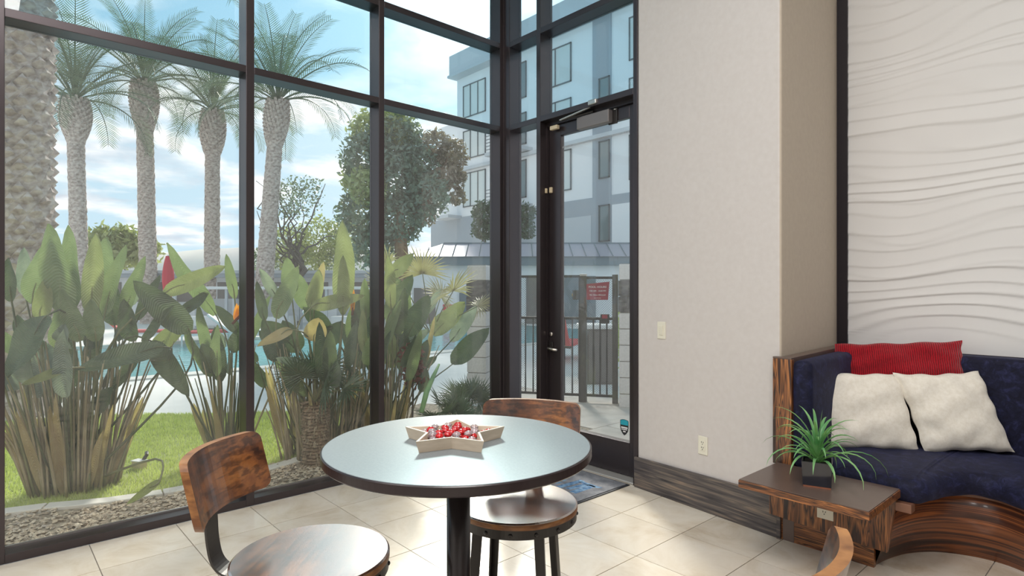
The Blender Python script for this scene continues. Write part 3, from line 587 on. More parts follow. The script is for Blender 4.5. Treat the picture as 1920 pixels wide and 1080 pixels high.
# ------------------------------------------------------------------ potted plant on the side table
pl = thing('potted_plant', 'small strap-leaved plant in a square black pot on the side table', 'plant', (2.885, -0.405, 0.4505), math.radians(20))
hb, ht = 0.064, 0.069
MB().add([(-hb, -hb, 0.008), (hb, -hb, 0.008), (hb, hb, 0.008), (-hb, hb, 0.008), (-ht, -ht, 0.128), (ht, -ht, 0.128), (ht, ht, 0.128), (-ht, ht, 0.128), (-ht + .007, -ht + .007, 0.128), (ht - .007, -ht + .007, 0.128), (ht - .007, ht - .007, 0.128), (-ht + .007, ht - .007, 0.128), (-ht + .01, -ht + .01, 0.10), (ht - .01, -ht + .01, 0.10), (ht - .01, ht - .01, 0.10), (-ht + .01, ht - .01, 0.10)],
    [(3, 2, 1, 0), (0, 1, 5, 4), (1, 2, 6, 5), (2, 3, 7, 6), (3, 0, 4, 7), (4, 5, 9, 8), (5, 6, 10, 9), (6, 7, 11, 10), (7, 4, 8, 11), (8, 9, 13, 12), (9, 10, 14, 13), (10, 11, 15, 14), (11, 8, 12, 15)]).build('pot', m_pot, pl, bevel=0.002)
MB().bb(-hb + .002, hb - .002, -hb + .002, hb - .002, 0.0, 0.009).build('pot_foot', m_copper, pl)
MB().bb(-0.058, 0.058, -0.058, 0.058, 0.09, 0.112).build('soil', m_soil, pl)
def strap(length, az, elev, droop, wd, n=9):
    mb = MB(); rows = []; p = Vector((0.008 * math.cos(az), 0.008 * math.sin(az), 0)); e = elev; side = Vector((-math.sin(az), math.cos(az), 0))
    for i in range(n + 1):
        t = i / n; w_ = wd * (0.75 + 0.5 * math.sin(t * PI * 0.6)) * (1 - t ** 2.2) + 0.0006
        d = Vector((math.cos(az) * math.cos(e), math.sin(az) * math.cos(e), math.sin(e))); nr = side.cross(d)
        rows.append([p - side * w_ / 2 - nr * w_ * 0.15, p + nr * w_ * 0.12, p + side * w_ / 2 - nr * w_ * 0.15])
        p = p + d * (length / n); e -= droop / n * (0.4 + 1.2 * t)
    mb.grid(rows); return mb
for i in range(46):
    az = i * 2.399 + rnd.uniform(-.2, .2); q = i / 46.0
    el = math.radians(84 - 58 * q + rnd.uniform(-8, 8)); lg = 0.19 + 0.15 * rnd.random() * (0.4 + q) + (0.05 if i < 12 else 0)
    if i == 0: el, lg = math.radians(88), 0.21
    mb = strap(lg, az, el, math.radians(95 + 45 * q + rnd.uniform(-10, 30)) if i else 0.15, rnd.uniform(0.013, 0.020) if i else 0.016)
    mb.v = [(p[0], p[1], p[2] + 0.105 + 0.07 * (1 - q)) for p in mb.v]
    mb.build('leaf', m_succ, pl, smooth=True)
MB().tube([(0, 0, 0.105), (0, 0, 0.20)], [0.014, 0.010], 8).build('stem', m_succ, pl)

# ------------------------------------------------------------------ bar table
TX, TY, TZ = 2.766, -2.585, 1.02
tb = thing('bar_table', 'round pedestal bar table with a grey laminate top and black edge', 'table', (TX, TY, 0))
R0 = 0.368
MB().lathe([(0.001, TZ - 0.0025), (R0 - 0.004, TZ - 0.0025), (R0 - 0.004, TZ - 0.0005), (R0 - 0.006, TZ), (0.001, TZ)], 128).build('laminate_top', m_ttop, tb)
MB().lathe([(0.001, TZ - 0.027), (R0 - 0.004, TZ - 0.027), (R0, TZ - 0.023), (R0, TZ - 0.003), (R0 - 0.003, TZ - 0.0008), (R0 - 0.0045, TZ - 0.003), (0.001, TZ - 0.003)], 128).build('edge_band', m_tedge, tb, smooth=False)
MB().lathe([(0.033, 0.03), (0.033, TZ - 0.03)], 32).build('post', m_post, tb, smooth=True)
MB().lathe([(0.27, 0.0), (0.275, 0.008), (0.22, 0.022), (0.06, 0.035), (0.045, 0.06), (0.036, 0.065)], 64).build('base', m_post, tb, smooth=True)
sp_ = MB()
for k in range(2): sp_.box((0, 0, TZ - 0.033), (0.5, 0.05, 0.010), Matrix.Rotation(k * PI / 2 + 0.4, 3, 'Z'))
sp_.build('top_bracket', m_iron, tb)

# ------------------------------------------------------------------ bar stools
def make_stool(label):
    t = thing('bar_stool', label, 'stool', (0, 0, 0), 0, 'rustic wooden bar stools with curved backs')
    SZ, r = 0.735, 0.205
    o = MB().lathe([(0.001, SZ - 0.022), (r - 0.003, SZ - 0.022), (r, SZ - 0.018), (r, SZ - 0.004), (r - 0.005, SZ), (0.001, SZ)], 96).build('seat', m_seat, t)
    e = MB().lathe([(r + 0.0004, SZ - 0.0205), (r + 0.0006, SZ - 0.018), (r + 0.0006, SZ - 0.006), (r + 0.0002, SZ - 0.0045)], 96); e.f = e.f[:-2]; sub(o, e, 'seat_edge', m_edge, smooth=True)
    b = MB().lathe([(r - 0.012, SZ - 0.050), (r - 0.002, SZ - 0.050), (r - 0.002, SZ - 0.0215), (r - 0.012, SZ - 0.0215)], 96); b.f = b.f[:-2]; k = 96
    b.f += [(3 * k + j, 3 * k + (j + 1) % k, (j + 1) % k, j) for j in range(k)]
    band = b.build('seat_ring', m_iron, t, smooth=False)
    for q in range(16):
        a = q * PI / 8 + 0.15; m = MB().lathe([(0.0065, 0.0), (0.0055, 0.003), (0.002, 0.0048), (0.0005, 0.005)], 10)
        M = Matrix.Translation((math.cos(a) * (r - 0.002), math.sin(a) * (r - 0.002), SZ - 0.036)) @ Matrix.Rotation(a, 4, 'Z') @ Matrix.Rotation(PI / 2, 4, 'Y')
        m.v = [tuple(M @ Vector(p)) for p in m.v]; sub(band, m, 'rivet', m_iron, smooth=True)
    for q in range(4):
        a = PI / 4 + q * PI / 2; rt, rb = 0.150, 0.205; w_, th = 0.036, 0.004
        mb = MB(); ca, sa = math.cos(a), math.sin(a)
        for (lx0, lx1, ly0, ly1) in ((-w_ / 2, w_ / 2, -th / 2, th / 2), (-th / 2 - 0.0, th / 2, -w_ / 2, w_ / 2)):
            pass
        prof = [(0.0, 0.0), (-w_ * .9, -w_ * .45), (-w_ * .9 + .002, -w_ * .45 - .005), (0.006, 0.0), (-w_ * .9 + .002, w_ * .45 + .005), (-w_ * .9, w_ * .45)]
        prof = [(0.014, 0.0), (-0.012, 0.020), (-0.016, 0.016), (0.004, 0.0), (-0.016, -0.016), (-0.012, -0.020)]
        rowsL = []
        for (rr, z, s) in ((rb, 0.0, 0.85), (rt, SZ - 0.048, 1.0)):
            rowsL.append([(ca * (rr + p[0] * s) - sa * p[1] * s, sa * (rr + p[0] * s) + ca * p[1] * s, z) for p in prof])
        mb.grid(rowsL, closed=True); mb.f += [(5, 4, 3, 2, 1, 0), (6, 7, 8, 9, 10, 11)]
        mb.build('leg', m_iron, t)
    ring = MB(); ring.tube([(0.172 * math.cos(i * PI / 24), 0.172 * math.sin(i * PI / 24), 0.24) for i in range(49)], 0.009, 8, cap=False); ring.build('foot_ring', m_iron, t, smooth=True)
    # curved backrest board on a bent steel strap, behind the seat at +y
    bw, bh, bt = 0.37, 0.172, 0.021; nx_, nz_ = 24, 8; tilt = math.radians(14); z0, y0 = 0.855, 0.232; cr_ = 0.026
    def bp(u, v, d):       # u across, v up, d through the thickness
        x = u * bw / 2; z = v * bh; cx = bw / 2 - cr_
        y = 0.055 * (1 - (abs(x) / (bw / 2)) ** 2)   # ends wrap forward
        return Vector((x, y0 + y + d + math.sin(tilt) * z - 0.03, z0 + math.cos(tilt) * z))
    mb = MB(); outline = []
    def rc(cx, cz, a0):
        return [(cx + cr_ * math.cos(a0 + k * PI / 8), cz + cr_ * math.sin(a0 + k * PI / 8)) for k in range(5)]
    hw = bw / 2; xs = np.linspace(-hw, hw, nx_ + 1)
    rowsF = []; 
    def zlim(x):
        dxr = abs(x) - (hw - cr_); 
        return 0 if dxr <= 0 else cr_ - math.sqrt(max(cr_ ** 2 - dxr ** 2, 0))
    xs = sorted(set(list(np.linspace(-hw, hw, 21)) + [s * (hw - cr_ + cr_ * math.sin(a)) for s in (-1, 1) for a in (0.0, 0.4, 0.8, 1.15, 1.4, 1.571)]))
    for d in (-bt / 2, bt / 2):
        rowsF.append([[bp(x / hw, (zlim(x) + (bh - 2 * zlim(x)) * k / nz_) / bh, d) for x in xs] for k in range(nz_ + 1)])
    gF = MB().grid(rowsF[0]); gB = MB().grid(rowsF[1]); gB.f = [tuple(reversed(q)) for q in gB.f]
    mb.add(gF.v, gF.f); mb.add(gB.v, gB.f); nX = len(xs); offB = len(gF.v)
    back = mb.build('backrest', m_rust, t)
    ed = MB(); loop = [(0, i) for i in range(nX)] + [(k, nX - 1) for k in range(1, nz_ + 1)] + [(nz_, i) for i in range(nX - 2, -1, -1)] + [(k, 0) for k in range(nz_ - 1, 0, -1)]
    A_ = [rowsF[0][k][i] for k, i in loop]; B_ = [rowsF[1][k][i] for k, i in loop]; ed.grid([A_, B_], closed=True)
    sub(back, ed, 'board_edge', m_edge)
    path = [(0, 0.12, SZ - 0.054), (0, 0.19, SZ - 0.056), (0, 0.235, SZ - 0.048), (0, 0.262, SZ - 0.02), (0, 0.274, SZ + 0.03), (0, 0.279, SZ + 0.09), (0, 0.285, SZ + 0.15), (0, 0.300, SZ + 0.22)]
    P = crom(path, 4); rowsS = []
    for i, p in enumerate(P):
        q = P[min(i + 1, len(P) - 1)] - P[max(i - 1, 0)]; nn = Vector((0, q.z, -q.y)).normalized() * 0.003; hwS = 0.036 - 0.008 * math.sin(i / (len(P) - 1) * PI)
        rowsS.append([p + Vector((-hwS, 0, 0)) - nn, p + Vector((hwS, 0, 0)) - nn, p + Vector((hwS, 0, 0)) + nn, p + Vector((-hwS, 0, 0)) + nn])
    MB().grid(rowsS, closed=True).build('back_strap', m_iron, t, smooth=False)
    return t
st = make_stool('rustic wooden bar stool at the window side of the table, back to the glass')
st.location = (2.546, -2.912, 0); st.rotation_euler = (0, 0, math.radians(135.6))
dup(st, (2.618, -2.233, 0), math.radians(34), 'rustic wooden bar stool on the door side of the bar table')
dup(st, (3.453, -2.610, 0), math.radians(-87), 'rustic bar stool beside the booth side of the table, only its backrest showing')

# ------------------------------------------------------------------ star tray of glass gems
SX, SY, SZZ = TX, TY, TZ
camdir = Vector((-0.744, 0.668, 0)); camr = Vector((0.668, 0.744, 0))
cpos = Vector((4.097, -3.58, 0)) + camr * (-0.163) + camdir * 1.66
ty = thing('star_tray', 'pale wooden star shaped tray on the grey tabletop', 'tray', (cpos.x, cpos.y, TZ + 0.0003), math.radians(48.08 + 1))
def star(R_, r_, z, rot=PI / 2): return [Vector(((R_ if k % 2 == 0 else r_) * math.cos(rot + k * PI / 5), (R_ if k % 2 == 0 else r_) * math.sin(rot + k * PI / 5), z)) for k in range(10)]
ro = 0.150
levels = [star(ro - 0.012, (ro - .012) * 0.52, 0.0), star(ro, ro * 0.52, 0.032), star(ro - 0.011, (ro - 0.011) * 0.515, 0.032), star(ro - 0.022, (ro - 0.022) * 0.505, 0.005)]
mb = MB().grid(levels, closed=True); mb.f = [tuple(q) for q in mb.f]; mb.f.append(tuple(range(9, -1, -1))); mb.f.append(tuple(30 + i for i in range(10)))
mb.build('tray_body', m_tray, ty)
gem_me = {}
for nm, m in (('r', m_gr), ('c', m_gc)):
    g = MB().lathe([(0.001, 0.0), (0.0076, 0.0007), (0.0115, 0.0042), (0.0119, 0.0058), (0.0106, 0.0088), (0.0072, 0.0120), (0.0033, 0.0134), (0.0006, 0.0137)], 20); gem_me[nm] = g.mesh('glass_gem', m, True)
pts = []; r2 = random.Random(5); tries = 0
def inside(x, y):
    poly = [(p.x, p.y) for p in star(ro - 0.024, (ro - 0.026) * 0.47, 0)]; c = False
    for i in range(10):
        (x1, y1), (x2, y2) = poly[i], poly[i - 1]
        if (y1 > y) != (y2 > y) and x < (x2 - x1) * (y - y1) / (y2 - y1) + x1: c = not c
    return c
for layer, (zz, rad, cnt) in enumerate(((0.0056, 0.0245, 46), (0.0160, 0.0245, 40), (0.0262, 0.0250, 22))):
    lay = []; tries = 0
    while len(lay) < cnt and tries < 6000:
        tries += 1; x, y = r2.uniform(-.1, .1), r2.uniform(-.1, .1)
        if layer == 2 and math.hypot(x, y) > 0.070: continue
        if inside(x, y) and all(math.hypot(x - a, y - b) > rad * 0.96 for a, b in lay): lay.append((x, y))
    pts += [(x, y, zz) for x, y in lay]
Mt = Matrix.Translation(ty.location) @ Matrix.Rotation(ty.rotation_euler.z, 4, 'Z')
for i, (x, y, z) in enumerate(pts):
    red = r2.random() < 0.52; o = bpy.data.objects.new('glass_gem', gem_me['r' if red else 'c']); COL.objects.link(o)
    o.location = Mt @ Vector((x, y, z)); o.rotation_euler = (r2.uniform(-.12, .12), r2.uniform(-.12, .12), r2.uniform(0, 6))
    tag(o, 'shiny red glass gem lying in the star tray' if red else 'clear pinkish glass gem lying in the star tray', 'gem', 'glass gems in the star tray')

# ------------------------------------------------------------------ door mat
dm = thing('door_mat', 'grey carpet door mat with a blue print inside the glass door', 'mat', (0.95, -0.31, 0.0), world=True)
MB().bb(0.42, 1.43, -0.63, 0.0 - 0.02, 0.0, 0.006).build('rubber_border', m_rubber, dm, bevel=0.002)
MB().bb(0.44, 1.41, -0.61, -0.04, 0.006, 0.010).build('carpet', m_rug, dm)
for k, (x0, y0, lx, ly, sk) in enumerate([(0.60, -0.44, 0.05, 0.22, 0.02), (0.68, -0.42, 0.045, 0.17, 0.0), (0.76, -0.46, 0.05, 0.24, -.03), (0.90, -0.42, 0.16, 0.05, 0.02), (0.92, -0.34, 0.14, 0.04, 0.0), (1.10, -0.46, 0.05, 0.24, 0.02), (1.17, -0.44, 0.05, 0.18, 0.03), (1.24, -0.47, 0.06, 0.22, 0.0), (1.14, -0.27, 0.18, 0.035, 0.03)]):
    MB().add([(x0, y0, 0.0104), (x0 + lx, y0, 0.0104), (x0 + lx + sk, y0 + ly, 0.0104), (x0 + sk, y0 + ly, 0.0104), (x0, y0, 0.0099), (x0 + lx, y0, 0.0099), (x0 + lx + sk, y0 + ly, 0.0099), (x0 + sk, y0 + ly, 0.0099)], [(0, 1, 2, 3), (7, 6, 5, 4), (0, 4, 5, 1), (1, 5, 6, 2), (2, 6, 7, 3), (3, 7, 4, 0)]).build('blue_stroke', m_rugb, dm)

# leaf blades outdoors: (foot, tip, width, tone) in room metres
CLUMP_A = [((-1.15, -3.116, 1.261), (-1.15, -3.232, 1.903), 0.195, 0), ((-1.3, -3.055, 1.313), (-1.3, -3.09, 1.91), 0.141, 0), ((-1.4, -3.291, 1.335), (-1.4, -3.231, 1.788), 0.147, 0), ((-1.6, -3.321, 1.391), (-1.6, -3.333, 1.762), 0.087, 4), ((-1.0, -3.419, 1.362), (-1.0, -3.451, 1.656), 0.084, 1), ((-1.2, -2.973, 1.255), (-1.2, -2.935, 1.874), 0.117, 2), ((-1.5, -2.895, 1.284), (-1.5, -2.843, 1.868), 0.167, 0), ((-1.25, -2.879, 1.242), (-1.25, -2.775, 1.803), 0.121, 0), ((-1.3, -2.753, 1.237), (-1.3, -2.597, 1.698), 0.108, 0), ((-1.5, -2.69, 1.3), (-1.5, -2.609, 1.623), 0.103, 4), ((-1.15, -2.513, 1.4), (-1.15, -2.054, 1.64), 0.12, 2), ((-1.05, -2.349, 1.107), (-1.05, -2.728, 1.505), 0.179, 1), ((-1.35, -2.544, 0.96), (-1.35, -2.302, 1.159), 0.13, 2), ((-0.95, -2.557, 1.012), (-0.95, -3.083, 0.885), 0.145, 1), ((-1.1, -2.598, 1.044), (-0.95, -2.373, 0.623), 0.141, 1), ((-0.9, -3.243, 1.266), (-0.8, -3.451, 0.897), 0.188, 1), ((-0.9, -3.138, 0.909), (-0.9, -3.374, 0.82), 0.053, 2), ((-1.0, -3.054, 1.078), (-1.0, -3.167, 1.45), 0.111, 0), ((-1.2, -3.261, 1.226), (-1.2, -3.223, 1.525), 0.097, 2), ((-1.25, -2.667, 1.203), (-1.25, -2.515, 1.555), 0.083, 1), ((-1.6, -2.765, 1.149), (-1.6, -2.819, 1.535), 0.154, 1), ((-1.2, -2.703, 1.043), (-1.2, -2.772, 1.37), 0.121, 1), ((-1.25, -3.153, 1.01), (-1.25, -3.135, 1.373), 0.13, 0), ((-1.3, -3.299, 1.035), (-1.3, -3.386, 1.264), 0.112, 1), ((-1.1, -2.95, 1.065), (-1.1, -2.982, 1.373), 0.115, 0), ((-0.6, -2.644, 0.118), (-0.6, -2.839, -0.001), 0.044, 2)]
CLUMP_M = [((-1.5, -2.035, 1.217), (-1.5, -2.453, 1.812), 0.163, 0), ((-1.2, -2.106, 0.72), (-1.2, -2.13, 1.15), 0.106, 0), ((-1.3, -1.941, 1.358), (-1.3, -2.01, 1.746), 0.073, 0), ((-1.2, -1.946, 1.079), (-1.2, -2.118, 1.309), 0.089, 1), ((-1.45, -2.318, 1.227), (-1.45, -2.104, 1.427), 0.1, 1)]
CLUMP_B = [((-1.0, -1.091, 1.23), (-1.0, -1.08, 2.083), 0.186, 2), ((-0.85, -1.164, 1.212), (-0.85, -1.164, 1.745), 0.105, 2), ((-1.2, -1.486, 1.392), (-1.2, -1.529, 1.731), 0.124, 0), ((-0.95, -1.716, 1.194), (-0.95, -1.534, 1.657), 0.136, 0), ((-1.1, -1.656, 1.357), (-1.1, -1.8, 1.618), 0.082, 4), ((-1.0, -1.791, 1.181), (-1.0, -1.86, 1.512), 0.071, 1), ((-0.95, -1.415, 1.273), (-0.95, -1.337, 1.615), 0.122, 2), ((-1.15, -1.344, 1.246), (-1.15, -1.467, 1.588), 0.154, 0), ((-0.85, -1.453, 1.285), (-0.85, -0.95, 1.387), 0.113, 2), ((-1.1, -1.316, 1.353), (-1.1, -1.23, 1.694), 0.078, 3), ((-0.8, -1.644, 1.104), (-0.7, -1.949, 1.007), 0.078, 3), ((-0.85, -1.434, 0.991), (-0.85, -1.391, 1.196), 0.166, 3), ((-0.8, -1.456, 0.786), (-0.8, -1.771, 0.875), 0.089, 4), ((-0.75, -1.734, 0.789), (-0.75, -1.529, 0.529), 0.097, 0), ((-0.8, -0.976, 0.846), (-0.8, -1.008, 1.267), 0.087, 2), ((-0.9, -0.912, 1.154), (-0.9, -0.929, 1.539), 0.099, 0), ((-1.2, -1.52, 0.972), (-1.2, -1.707, 1.17), 0.142, 1), ((-1.2, -1.117, 1.049), (-1.2, -1.373, 1.304), 0.168, 1), ((-1.2, -0.899, 0.935), (-1.2, -0.855, 1.347), 0.134, 0), ((-1.1, -1.215, 0.912), (-1.1, -1.058, 1.151), 0.148, 1), ((-0.9, -1.103, 0.726), (-0.9, -0.89, 0.484), 0.108, 1), ((-1.3, -1.382, 0.859), (-1.3, -1.529, 1.16), 0.166, 1), ((-0.8, -1.399, 0.694), (-0.8, -1.203, 0.745), 0.083, 1)]
CLUMP_C = [((-0.8, -0.707, 1.26), (-0.8, -0.741, 1.758), 0.11, 2), ((-0.9, -0.649, 1.552), (-0.9, -0.398, 1.796), 0.124, 2), ((-1.0, -0.631, 1.14), (-1.0, -0.347, 1.605), 0.168, 0), ((-0.9, -0.465, 0.981), (-0.9, -0.216, 1.402), 0.19, 1), ((-1.1, -0.028, 0.957), (-1.1, 0.394, 1.321), 0.195, 2), ((-1.0, -0.175, 1.178), (-1.0, -0.003, 1.467), 0.077, 4), ((-1.1, 0.199, 0.876), (-1.1, 0.588, 1.277), 0.14, 4), ((-1.05, 0.184, 0.635), (-1.05, 0.694, 1.0), 0.199, 1), ((-0.9, -0.453, 0.501), (-0.9, -0.229, 0.931), 0.148, 1), ((-0.95, -0.202, 0.716), (-0.95, -0.118, 1.167), 0.043, 3), ((-1.1, -0.353, 0.882), (-1.1, -0.069, 1.02), 0.099, 4), ((-1.15, -0.258, 0.57), (-1.15, 0.074, 0.721), 0.112, 1), ((-1.3, -0.338, 0.895), (-1.3, -0.401, 1.34), 0.166, 2), ((-1.3, -0.242, 1.17), (-1.3, -0.338, 1.561), 0.156, 0), ((-0.8, -0.371, 0.437), (-0.8, -0.309, 0.665), 0.094, 1), ((-1.0, -0.578, 0.669), (-1.0, -0.619, 1.087), 0.135, 2), ((-1.25, -0.142, 0.83), (-1.25, -0.208, 1.226), 0.135, 0)]

# ================================================================== outdoors
MB().bb(-60, -0.16, -40, 40, -0.30, -0.045).build('ground', m_conc, kind='structure')
MB().bb(-0.16, 1.46, 0.16, 40, -0.30, -0.046).build('ground_walk', m_conc, kind='structure')
# lawn, curb and gravel
gp = [(-0.93, -7.0), (-4.6, -7.0), (-4.4, -3.4), (-3.98, -2.3), (-3.45, -1.7), (-3.0, -0.98), (-2.5, -0.35), (-1.9, -0.1), (-1.45, -0.25), (-1.15, -0.8), (-0.98, -1.4), (-0.82, -1.9), (-0.76, -2.44), (-0.83, -2.91), (-1.04, -3.45), (-1.1, -4.5)]
MB().prism(gp, -0.2, -0.012).build('lawn_bed', m_lawn, kind='structure')
cb = thing('concrete_curb', 'white concrete curb between the lawn and the gravel bed', 'curb', (-0.9, -2.4, 0), world=True)
inner = [(-1.1, -4.5), (-1.04, -3.45), (-0.83, -2.91), (-0.76, -2.44), (-0.82, -1.9), (-0.98, -1.4), (-1.15, -0.8), (-1.45, -0.25), (-1.9, -0.1)]
cc = crom([(x, y, 0) for x, y in inner], 3); k0 = 0
for s in range(0, len(cc) - 1, 4):
    seg = cc[s:s + 5]
    if len(seg) < 2: continue
    L0, R1 = [], []
    for i, p in enumerate(seg):
        j = s + i; q = cc[min(j + 1, len(cc) - 1)] - cc[max(j - 1, 0)]; nrm = Vector((q.y, -q.x, 0)).normalized(); e = Vector((0, 0, 0))
        if i == 0: e = q.normalized() * 0.004
        if i == len(seg) - 1: e = -q.normalized() * 0.004
        L0.append(p + e); R1.append(p + nrm * 0.115 + e)
    MB().prism([(p.x, p.y) for p in L0] + [(p.x, p.y) for p in reversed(R1)], -0.1, 0.004).build('curb_piece', m_curb, cb, bevel=0.006)
MB().prism([(-0.16, -7), (-0.16, 0.16), (0.06, 0.16), (0.06, 1.15), (-1.5, 1.15), (-2.3, 0.6), (-2.0, -0.05), (-1.4, -0.3), (-1.0, -0.9), (-0.9, -1.5), (-0.7, -2.4), (-0.8, -3.1), (-1.0, -4.5), (-0.9, -7)], -0.2, -0.016).build('gravel_bed', m_gravelbed, kind='structure')
def stones():
    r = np.random.RandomState(4); n = 6500; V = []; Fc = []
    base = np.array([(1, 0, 0), (0.3, 0.95, 0), (-0.8, 0.6, 0), (-0.8, -0.6, 0), (0.3, -0.95, 0), (0, 0, 0.8), (0, 0, -0.8)])
    fa = [(0, 1, 5), (1, 2, 5), (2, 3, 5), (3, 4, 5), (4, 0, 5), (1, 0, 6), (2, 1, 6), (3, 2, 6), (4, 3, 6), (0, 4, 6)]
    k = 0
    while k < n:
        y = -3.7 + 4.8 * r.rand(); x = -0.17 - 1.5 * r.rand(); lim = -0.72 if -3.2 < y < -1.9 else (-0.92 if y < -1.3 else (-1.0 - 0.5 * max(y + 0.9, 0)))
        if y > -0.2: lim = -1.6
        if x < lim: continue
        if y < -3.2: lim = -0.9
        s = 0.010 + 0.012 * r.rand() ** 1.5; a = r.rand() * 6.28; c_, s_ = math.cos(a), math.sin(a); b = base * np.array([s, s * (0.55 + 0.4 * r.rand()), s * 0.62]); b = b + (r.rand(7, 3) - 0.5) * s * 0.5
        P = np.stack([b[:, 0] * c_ - b[:, 1] * s_ + x, b[:, 0] * s_ + b[:, 1] * c_ + y, b[:, 2] - 0.012 + 0.010 * r.rand()], -1); o = len(V); V.extend(P.tolist()); Fc.extend([(p + o, q + o, t + o) for p, q, t in fa]); k += 1
    m = MB(); m.v = V; m.f = Fc; o = m.build('gravel', m_stone); tag(o, 'tan gravel stones bedded along the foot of the window wall', 'gravel', kind='stuff')
stones()
def in_poly(x, y, poly):
    c = False; n = len(poly)
    for i in range(n):
        x1, y1 = poly[i]; x2, y2 = poly[i - 1]
        if (y1 > y) != (y2 > y) and x < (x2 - x1) * (y - y1) / (y2 - y1) + x1: c = not c
    return c
def lawn():
    r = np.random.RandomState(8); V = []; Fc = []; n = 0
    while n < 60000:
        x = -4.6 + 3.9 * r.rand(); y = -4.6 + 4.6 * r.rand()
        if not in_poly(x, y, gp): continue
        a = r.rand() * 6.28; h = 0.022 + 0.020 * r.rand(); w_ = 0.0022 + 0.0012 * r.rand() * 1.0 + 0.0009 * max(-x - 1, 0); lx, ly = (r.rand(2) - 0.5) * 0.03; o = len(V)
        V += [(x - math.cos(a) * w_, y - math.sin(a) * w_, -0.012), (x + math.cos(a) * w_, y + math.sin(a) * w_, -0.012), (x + lx, y + ly, h - 0.012)]; Fc.append((o, o + 1, o + 2)); n += 1
    m = MB(); m.v = V; m.f = Fc; o = m.build('lawn_grass', m_grassb); tag(o, 'short bright green lawn grass beyond the curb', 'grass', kind='stuff')
lawn()
sl = thing('lawn_spotlight', 'tan box landscape light sitting on the lawn', 'landscape light', (-1.51, -2.61, 0.0), math.radians(30))
MB().bb(-0.05, 0.05, -0.03, 0.03, -0.015, 0.045).build('box', m_almond, sl, bevel=0.004)
MB().bb(-0.056, 0.056, -0.036, 0.036, 0.045, 0.054).build('lid', m_wplastic, sl, bevel=0.003)
MB().tube([(0.02, 0.02, 0.05), (0.02, 0.05, 0.085), (-0.01, 0.075, 0.095)], 0.014, 8).build('lamp_head', m_lock, sl)

# pool
MB().bb(-13.4, -7.4, -12, 12.6, -0.044, -0.036).build('pool_water', m_water, kind='structure')
cp = thing('pool_coping', 'pale tile coping along the near edge of the swimming pool', 'coping', (-7.4, 0, -0.04), world=True)
for k in range(34): MB().bb(-7.42, -7.06, -11.0 + k * 0.7, -11.0 + k * 0.7 + 0.692, -0.045, -0.018).build('coping_slab', m_curb, cp)
cp = thing('pool_coping', 'pale tile coping along the far edge of the swimming pool', 'coping', (-13.4, 0, -0.04), world=True)
for k in range(34): MB().bb(-13.76, -13.4, -11.0 + k * 0.7, -11.0 + k * 0.7 + 0.692, -0.045, 0.05).build('coping_slab', m_curb, cp)

# walk slabs beyond the door
wk = thing('concrete_walk', 'buff concrete walk slabs outside the glass door', 'walkway', (0.3, 1.4, -0.02), world=True)
for a, b, c_, d in ((0.085, 1.46, 0.16, 1.35), (0.085, 1.46, 1.36, 2.75), (-1.3, 0.075, 1.16, 2.75), (-2.6, -1.31, 1.16, 2.4), (0.085, 1.46, 2.76, 4.2)):
    MB().bb(a, b, c_, d, -0.06, -0.008).build('slab', m_walk, wk, bevel=0.005)

# block pillars and iron fence with gate
def pillar(x, y, label, courses, rz, dark):
    t = thing('block_pillar', label, 'pillar', (x, y, -0.05), rz)
    for k in range(courses):
        z = k * 0.2
        d = dark[0] <= k < dark[1]
        MB().box((0, 0, z + 0.097), (0.26 if not d else 0.275, 0.30 if not d else 0.315, 0.190)).build('block', m_slate if d else m_cmu, t, bevel=0.008 if not d else 0.004)
        MB().box((0, 0, z + 0.1955), (0.235, 0.275, 0.0105)).build('mortar_joint', m_mort, t)
    return t
fdir = Vector((1.19, 0.80, 0)).normalized(); frz = math.atan2(fdir.y, fdir.x)
pillar(-2.03, 1.35, 'white painted block pillar with dark slate courses at the plant bed end of the fence', 9, frz, (6, 8))
pillar(-0.43, 2.47, 'white painted block pillar with dark slate courses behind the gate hinge post', 9, frz, (6, 8))
fn = thing('iron_fence', 'dark iron pool fence panel with twisted pickets and wire mesh', 'fence', (-1.8, 1.62, 0), frz)
FL = 0.98
def rail(z, x0, x1, parent): MB().bb(x0, x1, -0.016, 0.016, z - 0.016, z + 0.016).build('rail', m_fence, parent)
def picket(x, z0, z1, parent):
    mb = MB(); rows = []; s = 0.008
    for i in range(13):
        t = i / 12; a = t * PI * 7; ca, sa = math.cos(a) * s * 1.3, math.sin(a) * s * 1.3; z = z0 + (z1 - z0) * t
        rows.append([(x + ca, sa, z), (x - sa, ca, z), (x - ca, -sa, z), (x + sa, -ca, z)])
    mb.grid(rows, closed=True); mb.build('picket', m_fence, parent)
for z in (0.08, 1.06, 1.60): rail(z, 0, FL, fn)
for k in range(10): picket(0.05 + k * 0.103, 0.08, 1.06, fn)
for x in (0.0, FL): MB().bb(x - 0.022, x + 0.022, -0.022, 0.022, -0.03, 1.60).build('fence_post', m_fence, fn)
def wire_mesh(parent, x0, x1, z0, z1, st=0.030, r=0.0016):
    mb = MB(); W_, H_ = x1 - x0, z1 - z0; c = -H_
    while c < W_:
        a0 = max(c, 0); a1 = min(c + H_, W_)
        if a1 > a0:
            for flip in (0, 1):
                zA, zB = a0 - c, a1 - c
                pA = (x0 + a0, 0.02, z0 + zA) if not flip else (x1 - a0, 0.02, z0 + zA); pB = (x0 + a1, 0.02, z0 + zB) if not flip else (x1 - a1, 0.02, z0 + zB)
                mb.tube([pA, pB], r, 3, cap=False)
        c += st
    mb.build('wire_mesh', m_fence, parent, kind='stuff')
wire_mesh(fn, 0, FL, 0.08, 1.60)
gt = thing('iron_gate', 'dark iron pool gate with a maroon pool hours sign', 'gate', (-0.955, 2.19, 0), frz)
